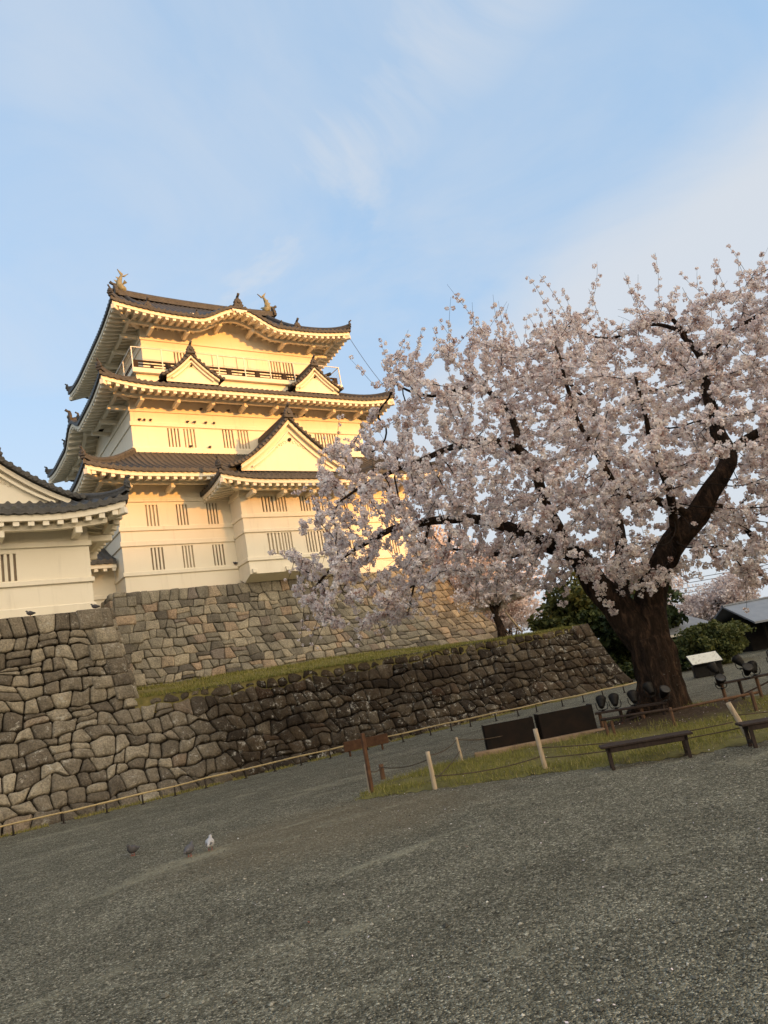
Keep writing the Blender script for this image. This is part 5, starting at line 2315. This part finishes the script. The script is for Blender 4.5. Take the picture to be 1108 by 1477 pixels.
# loose stones lying on the gravel
ns = 24000
th = rg_.uniform(rad(-16), rad(72), ns)
dd = 3.6 + 13 * rg_.random(ns) ** 1.5
ang = PI / 2 - th
cx_ = dd * np.cos(ang)
cy_ = dd * np.sin(ang)
ok = np.array([not inside(GPOLY, x, y) for x, y in zip(cx_, cy_)])
cx_, cy_ = cx_[ok], cy_[ok]
n = len(cx_)
sz = np.exp(rg_.normal(math.log(.0082), .45, n))
octv = np.array([(1, 0, 0), (0, 1, 0), (-1, 0, 0), (0, -1, 0), (0, 0, 1), (0, 0, -1)], float)
octf = np.array([(0, 1, 4), (1, 2, 4), (2, 3, 4), (3, 0, 4), (1, 0, 5), (2, 1, 5), (3, 2, 5), (0, 3, 5)])
vv = octv[None] * rg_.uniform(.55, 1.3, (n, 6, 1)) * sz[:, None, None] * np.array([1, 1, .7])
ro = rg_.uniform(0, 2 * PI, n)
cr_, sr_ = np.cos(ro)[:, None], np.sin(ro)[:, None]
vx = vv[:, :, 0] * cr_ - vv[:, :, 1] * sr_
vy = vv[:, :, 0] * sr_ + vv[:, :, 1] * cr_
vv = np.stack([vx + cx_[:, None], vy + cy_[:, None], vv[:, :, 2] + sz[:, None] * .25], 2).reshape(-1, 3)
ff = (np.arange(n) * 6)[:, None, None] + octf[None]
PEB = m_tint('loose_stone', [(0, (.05, .047, .038)), (.5, (.19, .178, .14)), (.85, (.36, .335, .27)), (1, (.72, .68, .58))], .9)
tnn = np.clip(rg_.beta(1.6, 2.4, n), 0, 1)
tag(np_mesh('gravel_stones', vv, ff.reshape(-1, 3), PEB, None, np.repeat(tnn, 6), nv=3), 'loose grey stones scattered over the plaza gravel', 'gravel', kind='stuff')
# fallen petals and leaf scraps
pts_ = []
while len(pts_) < 1500:
    x, y = rg_.uniform(3, 21), rg_.uniform(3.5, 20)
    if rg_.random() < .12 + .9 * math.exp(-((x - 15) ** 2 + (y - 12) ** 2) / 22):
        pts_.append((x, y, (turf_z(x, y) if inside(GPOLY, x, y) else 0) + .012))
C = np.array(pts_)
v, q, tn = leaf_cards(C, np.full(len(C), .01), 1, .014, 9, flat=4)
PETAL = m_tint('petal_litter', [(0, (.25, .09, .06)), (.22, (.30, .16, .10)), (.3, (.7, .58, .56)), (1, (.82, .72, .70))], .8)
tag(np_mesh('fallen_petals', v, q, PETAL, None, tn), 'pale fallen petals scattered on the ground under the cherry', 'petals', kind='stuff')


# ------------------------------------------------------------------ small things on the plaza
def post(parent, x, y, h_, r=.045, lean=(0, 0), mat=GREYWOOD, name='post', label=None):
    p = MB()
    k = 7
    pts_ = [V((x + lean[0] * i / k, y + lean[1] * i / k, -.08 + (h_ + .08) * i / k)) for i in range(k + 1)]
    p.tube(pts_, [r * (1.08 - .1 * i / k) for i in range(k + 1)], 10, jit=lambda i, a, q: 1 + .06 * mnoise.noise(V((a, q.z * 3, x))))
    o = p.build(name, mat, parent)
    if label:
        o['label'] = label
    return V((x + lean[0], y + lean[1], h_))


def rope(parent, a, b, sag=.12, r=.011):
    c = MB()
    a, b = V(a), V(b)
    c.tube([a.lerp(b, t) + V((0, 0, -sag * 4 * t * (1 - t))) for t in np.linspace(0, 1, 14)], r, 5)
    c.build('rope', ROPE, parent)


rf_ = thing('rope_fence', 'low rope fence on pale wooden posts round the grass under the cherry', 'fence', (10, 12, 0))
PF = [(8.563, 14.605, .62, (.0, .0)), (9.036, 12.841, .74, (-.02, .0)), (10.622, 11.233, .82, (-.03, .02)), (12.748, 8.082, .76, (-.20, .14))]
tops = [post(rf_, x, y, h_, .047, ln) for x, y, h_, ln in PF]
bk = [(9.876, 16.136, .36, (0, 0)), (11.873, 15.472, .60, (-.03, .02))]
btops = [post(rf_, bk[0][0], bk[0][1], bk[0][2], .06, (0, 0), BROWNWOOD), post(rf_, bk[1][0], bk[1][1], bk[1][2], .038, (-.03, .02))]
for a, b, z in ((tops[0], btops[0], .8), (btops[0], tops[1], .8), (tops[1], btops[1], .9), (tops[1], tops[2], .35), (tops[2], tops[3], .55), (tops[3], V((16.5, 5.0, .6)), .7), (btops[1], V((13.2, 14.7, .5)), .9)):
    rope(rf_, a * 1.0 - V((0, 0, a.z * (1 - z))), b - V((0, 0, b.z * (1 - z))), .08)
rope(rf_, V((9.04, 12.84, .18)), V((11.85, 15.47, .25)), .05)
rope(rf_, V((10.61, 11.24, .25)), V((12.7, 8.12, .30)), .06)

sp_ = thing('signpost', 'tall rusty brown sign post beside the leftmost pale rope post', 'post', (8.51, 14.46, 0))
s1 = MB()
s1.bbox((8.47, 14.41, -.05), (8.55, 14.49, 1.28), .012)
s1.build('post', RUST, sp_)
bd = thing('low_barrier', 'low rusty brown plank barrier by the bamboo rail', 'barrier', (13.9, 23.5, 0))
b1 = MB()
b1.bar((13.15, 23.75, .36), (14.72, 23.25, .36), .05, .34, bev=.008)
b1.build('board', RUST, bd)
for x, y in ((13.35, 23.72), (14.5, 23.34)):
    b1 = MB()
    b1.bbox((x - .03, y + .0, 0), (x + .03, y + .06, .5), .006)
    b1.build('leg', RUST, bd)

# black light screens on a kerb
kd = V((14.833 - 12.259, 13.551 - 15.21, 0)).normalized()
kn = V((-kd.y, kd.x, 0))
kb_ = MB()
kb_.bar(V((12.15, 15.28, .06)), V((15.0, 13.44, .06)), .22, .17, bev=.02)
tag(kb_.build('kerb', CONCRETE), 'short orange brown kerb below the two black screens', 'kerb')


def screen(p0, p1, h_, label, top=0.0, lean=.10):
    p0, p1 = V(p0), V(p1)
    d = (p1 - p0).normalized()
    n_ = V((-d.y, d.x, 0))
    t = thing('light_screen', label, 'screen', tuple(p0), 'black screens hiding the floodlights')
    b = MB()
    b.bar(p0 + V((0, 0, .12 + h_ / 2)), p1 + V((0, 0, .12 + h_ / 2)), .05, h_, bev=.008)
    b.build('panel', BLACKBOARD, t)
    for k in (0, 1):
        b = MB()
        q = p0 if k == 0 else p1
        b.bar(q + n_ * .03 + V((0, 0, .12 + h_ / 2)), q + n_ * .42 + V((0, 0, .12 + h_ / 2)), .04, h_, bev=.006)
        b.build('side_panel', BLACKBOARD, t)
    return t


screen((12.52, 15.16, 0), (13.56, 14.42, 0), .62, 'left black box shaped light screen by the pale wooden post')
screen((13.72, 14.36, 0), (14.95, 13.62, 0), .64, 'right black light screen nearer the cherry trunk')


# benches
def bench(loc, rotz, L_, label):
    t = thing('bench', label, 'bench', loc, 'dark low benches on the gravel')
    s = MB()
    for k in range(3):
        y0 = -.20 + k * .135
        s.bbox((-L_ / 2, y0, .385), (L_ / 2, y0 + .128, .425), .008)
    s.build('seat', DARKWOOD, t)
    s = MB()
    s.bbox((-L_ / 2 + .1, -.17, .30), (L_ / 2 - .1, -.13, .384), .006)
    s.bbox((-L_ / 2 + .1, .13, .30), (L_ / 2 - .1, .17, .384), .006)
    s.build('apron', DARKWOOD, t)
    for sx_ in (-1, 1):
        s = MB()
        for sy_ in (-1, 1):
            s.bbox((sx_ * (L_ / 2 - .14) - .03, sy_ * .14 - .03, 0), (sx_ * (L_ / 2 - .14) + .03, sy_ * .14 + .03, .384), .006)
        s.bbox((sx_ * (L_ / 2 - .14) - .025, -.11, .08), (sx_ * (L_ / 2 - .14) + .025, .11, .13), .004)
        s.build('leg', DARKWOOD, t)
    return t


def local_thing(fn, loc, rotz):
    """build at the origin, then move the root"""
    t = fn()
    t.location = loc
    t.rotation_euler = (0, 0, rotz)
    return t


ba = math.atan2(8.616 - 9.546, 11.632 - 10.675)
b1_ = local_thing(lambda: bench((0, 0, 0), 0, 1.62, 'dark low bench in front of the cherry trunk'), (11.20, 9.16, 0), ba)
b2_ = dup(b1_, (12.86, 7.42, 0), ba + .05)
b2_['label'] = 'dark low bench cut off by the right edge, right of the leaning pale post'

# guard rail poles round the tree
gr = thing('guard_rail', 'low pole rail on short posts in front of the cherry trunk', 'rail', (15, 11.3, 0))
for x, y, h_ in ((13.95, 12.42, .52), (14.1, 12.35, .42), (14.95, 11.28, .50), (16.45, 10.12, .52), (16.56, 10.2, .5)):
    post(gr, x, y, h_, .035, (0, 0), BROWNWOOD)
p = MB()
p.tube([(13.85, 12.45, .48), (14.5, 11.85, .47), (14.97, 11.27, .46)], .032, 8)
o = p.build('rail', DARKWOOD, gr)
p = MB()
p.tube([(14.9, 11.3, .43), (15.7, 10.7, .46), (16.6, 10.05, .47)], .03, 8)
o = p.build('rail', BROWNWOOD, gr)
o['label'] = 'reddish brown pole'


# floodlight stands
def stand(a, b, z, label):
    a, b = V(a), V(b)
    t = thing('light_stand', label, 'stand', tuple(a), 'low timber stands carrying floodlights')
    m1 = MB()
    d = (b - a).normalized()
    n_ = V((-d.y, d.x, 0))
    for k in (-1, 1):
        m1.bar(a + n_ * .07 * k + V((0, 0, z)), b + n_ * .07 * k + V((0, 0, z)), .11, .05, bev=.006)
    m1.build('plank', DARKWOOD, t)
    nl = 4
    for i in range(nl):
        q = a.lerp(b, .06 + .88 * i / (nl - 1))
        l = MB()
        l.bbox((q.x - .035, q.y - .035, 0), (q.x + .035, q.y + .035, z - .03), .006)
        l.build('leg', DARKWOOD if i % 2 else BROWNWOOD, t)
    br_ = MB()
    br_.bar(a + V((0, 0, .1)), b + V((0, 0, z * .8)), .03, .04)
    br_.build('brace', DARKWOOD, t)
    return t


stand((15.10, 13.70, 0), (16.15, 12.25, 0), .50, 'low timber stand with floodlights left of the cherry trunk')
stand((18.1, 12.0, 0), (19.6, 11.2, 0), .62, 'long low timber stand with floodlights right of the cherry trunk')


def floodlight(label):
    """can-shaped lamp with flared front and ribs on a yoke; origin at the foot, beam towards local +Y and up"""
    t = thing('floodlight', label, 'floodlight', (0, 0, 0), 'black floodlights round the cherry tree')
    h_ = MB()
    d = V((0, .72, .69)).normalized()
    c = V((0, 0, .26))
    prof_ = [(-.20, .05), (-.19, .075), (-.10, .095), (-.095, .11), (.02, .125), (.025, .14), (.12, .155), (.15, .165), (.155, .150)]
    h_.tube([c + d * a for a, r in prof_], [r for a, r in prof_], 18)
    h_.build('housing', BLACK, t)
    l = MB()
    l.tube([c + d * .150, c + d * .160], [.140, .128], 18)
    l.build('lens', LENS, t)
    y = MB()
    pts_ = [V((-.17, 0, .26)), V((-.175, 0, .12)), V((-.13, 0, .04)), V((0, 0, .03)), V((.13, 0, .04)), V((.175, 0, .12)), V((.17, 0, .26))]
    y.tube(pts_, .014, 6)
    y.tube([(0, 0, 0), (0, 0, .05)], [.06, .04], 10)
    y.build('yoke', BLACK, t)
    return t


FL = [((15.22, 13.52, .53), 'leftmost of three black floodlights on the stand left of the trunk', -1.0),
      ((15.42, 13.25, .53), 'middle one of three black floodlights on the stand left of the trunk', -0.9),
      ((15.70, 12.86, .53), 'rightmost of three black floodlights on the stand left of the trunk', -0.8),
      ((16.10, 12.62, .66), 'black floodlight tight against the trunk left side, upper of the pair', -0.5),
      ((16.05, 12.18, .53), 'black floodlight tight against the trunk left side, lower of the pair', 2.9),
      ((18.30, 12.12, .80), 'round backed floodlight just right of the trunk, upper of its pair', -0.4),
      ((18.12, 11.92, .48), 'floodlight with a grey lens just right of the trunk, lower of its pair', 2.5),
      ((18.95, 11.75, .86), 'tilted floodlight in the middle of the right stand, upper of its pair', -0.3),
      ((18.72, 11.45, .62), 'floodlight with a round pale lens in the middle of the right stand', 2.5),
      ((19.35, 11.05, .85), 'large pale lensed floodlight near the right edge of the photo', 2.4),
      ((19.10, 11.50, .64), 'small dark floodlight on the right stand between the pale lensed ones', -.9),
      ((19.75, 11.25, .64), 'low dark floodlight at the end of the right stand by the photo edge', 2.0),
      ((19.60, 10.85, .88), 'dark floodlight farthest right, behind the pale lensed one', -0.6)]
fl0 = None
for loc, lb, rz in FL:
    if fl0 is None:
        fl0 = floodlight(lb)
        o = fl0
        o.location = loc
        o.rotation_euler = (0, 0, rz)
    else:
        o = dup(fl0, loc, rz)
        o['label'] = lb
    o.scale = (.84, .84, .84)

# notice board
nb_ = thing('notice_board', 'slanted cream notice board on a dark base beyond the cherry trunk', 'notice board', (29.4, 19.8, 0))
nx_ = V((.72, -.69, 0)).normalized()
ny_ = V((.69, .72, 0)).normalized()
NM = Matrix(((nx_.x, ny_.x, 0, 29.45), (nx_.y, ny_.y, 0, 19.75), (0, 0, 1, 0), (0, 0, 0, 1)))
b = MB()
b.bbox((-.58, .15, 0), (.62, .55, .52), .02, NM)
b.build('base', BLACK, nb_)
b = MB()
tilt = Matrix.Rotation(rad(24), 4, 'X')
b.bbox((-.66, -.50, -.03), (.66, .50, .03), .01, NM @ Matrix.Translation((0, .3, .76)) @ tilt)
fr = b.build('frame', BLACK, nb_)
b = MB()
b.box((-.63, -.47, .032), (.63, .47, .040), NM @ Matrix.Translation((0, .3, .76)) @ tilt)
b.build('face', SIGNFACE, fr)


# ------------------------------------------------------------------ pigeons
def pigeon(label, tint=.3, scale=1.0, alert=0.0):
    t = thing('pigeon', label, 'pigeon', (0, 0, 0), 'pigeons')
    b = MB()
    b.t = tint
    path = [((0, -.165, .095), .014), ((0, -.12, .10), .028), ((0, -.07, .105), .055), ((0, -.01, .115), .075), ((0, .05, .125), .074), ((0, .09, .145), .055), ((0, .105, .175 + alert * .02), .030), ((0, .115, .20 + alert * .03), .027), ((0, .135, .205 + alert * .03), .022), ((0, .155, .20 + alert * .03), .008), ((0, .175, .195 + alert * .03), .002)]
    b.tube([V(p) * scale for p, r in path], [r * scale for p, r in path], 10)
    b.t = min(1, tint + .12)
    for s in (-1, 1):
        q = [V((s * .052, .05, .15)), V((s * .066, -.02, .125)), V((s * .05, -.14, .10)), V((s * .03, -.15, .125)), V((s * .04, -.02, .165))]
        b.add([p * scale for p in q], [(0, 1, 2, 3, 4), (4, 3, 2, 1, 0)], True)
    b.build('body', PIGEON, t, tint=True)
    l = MB()
    for s in (-1, 1):
        l.tube([V((s * .025, .01, .065)) * scale, V((s * .025, .012, 0)) * scale], .006 * scale, 5)
        l.tube([V((s * .025, -.015, .004)) * scale, V((s * .025, .045, .004)) * scale], .005 * scale, 5)
    l.build('legs', FEET, t)
    return t


pg_dark = pigeon('dark pigeon on the gravel, leftmost of three', .25)
pg_dark.location = (3.64, 15.25, 0)
pg_dark.rotation_euler = (0, 0, 2.2)
pg_mid = pigeon('brownish pigeon pecking on the gravel, middle of three', .40)
pg_mid.location = (4.11, 13.40, 0)
pg_mid.rotation_euler = (0, 0, -.8)
pg_pale = pigeon('pale whitish pigeon on the gravel, rightmost of three', .85, 1.05)
pg_pale.location = (4.49, 13.42, 0)
pg_pale.rotation_euler = (0, 0, -.5)
perched = [
    ((6.1, 27.6, 6.74), 'pigeon on the top corner block of the turret wall', 1.4),
    ((3.95, 27.55, 6.70), 'pigeon on the turret wall top below the barred window', 1.2),
    ((12.75, 41.64, 20.34), 'first of three pigeons at the left on the second storey moulding', .5),
    ((13.05, 41.64, 20.34), 'second of three pigeons at the left on the second storey moulding', -.4),
    ((13.42, 41.64, 20.34), 'third of three pigeons at the left on the second storey moulding', .2),
    ((15.75, 41.64, 20.34), 'first of four pigeons over the gap between window pairs', .4),
    ((16.2, 41.64, 20.34), 'second of four pigeons over the gap between window pairs', -1.0),
    ((16.95, 41.64, 20.34), 'third of four pigeons over the gap between window pairs', -.9),
    ((17.5, 41.64, 20.34), 'fourth of four pigeons over the gap between window pairs', -.5),
    ((16.75, 41.64, 21.27), 'left one of three pigeons on the topmost second storey moulding', .3),
    ((17.55, 41.64, 21.27), 'middle one of three pigeons on the topmost second storey moulding', -.9),
    ((18.6, 41.64, 21.27), 'right one of three pigeons on the topmost second storey moulding', -1.1),
    ((22.5, 41.64, 21.27), 'first of four pigeons right of the big gable tip', .2),
    ((22.95, 41.64, 21.27), 'second of four pigeons right of the big gable tip', -.6),
    ((23.4, 41.64, 21.27), 'third of four pigeons right of the big gable tip', .5),
    ((24.2, 41.64, 21.27), 'fourth of four pigeons right of the big gable tip', -.7),
    ((15.75, 41.62, 18.67), 'pigeon on the sill under the left window pair', .4),
    ((17.0, 41.64, 18.67), 'pigeon on the low moulding between the window pairs', -1.0),
    ((16.9, 39.92, 10.63), 'pigeon on the lowest moulding beside the projecting bay', .8)]
for loc, lb, rz in perched:
    o = dup(pg_dark, loc, rz)
    o['label'] = lb
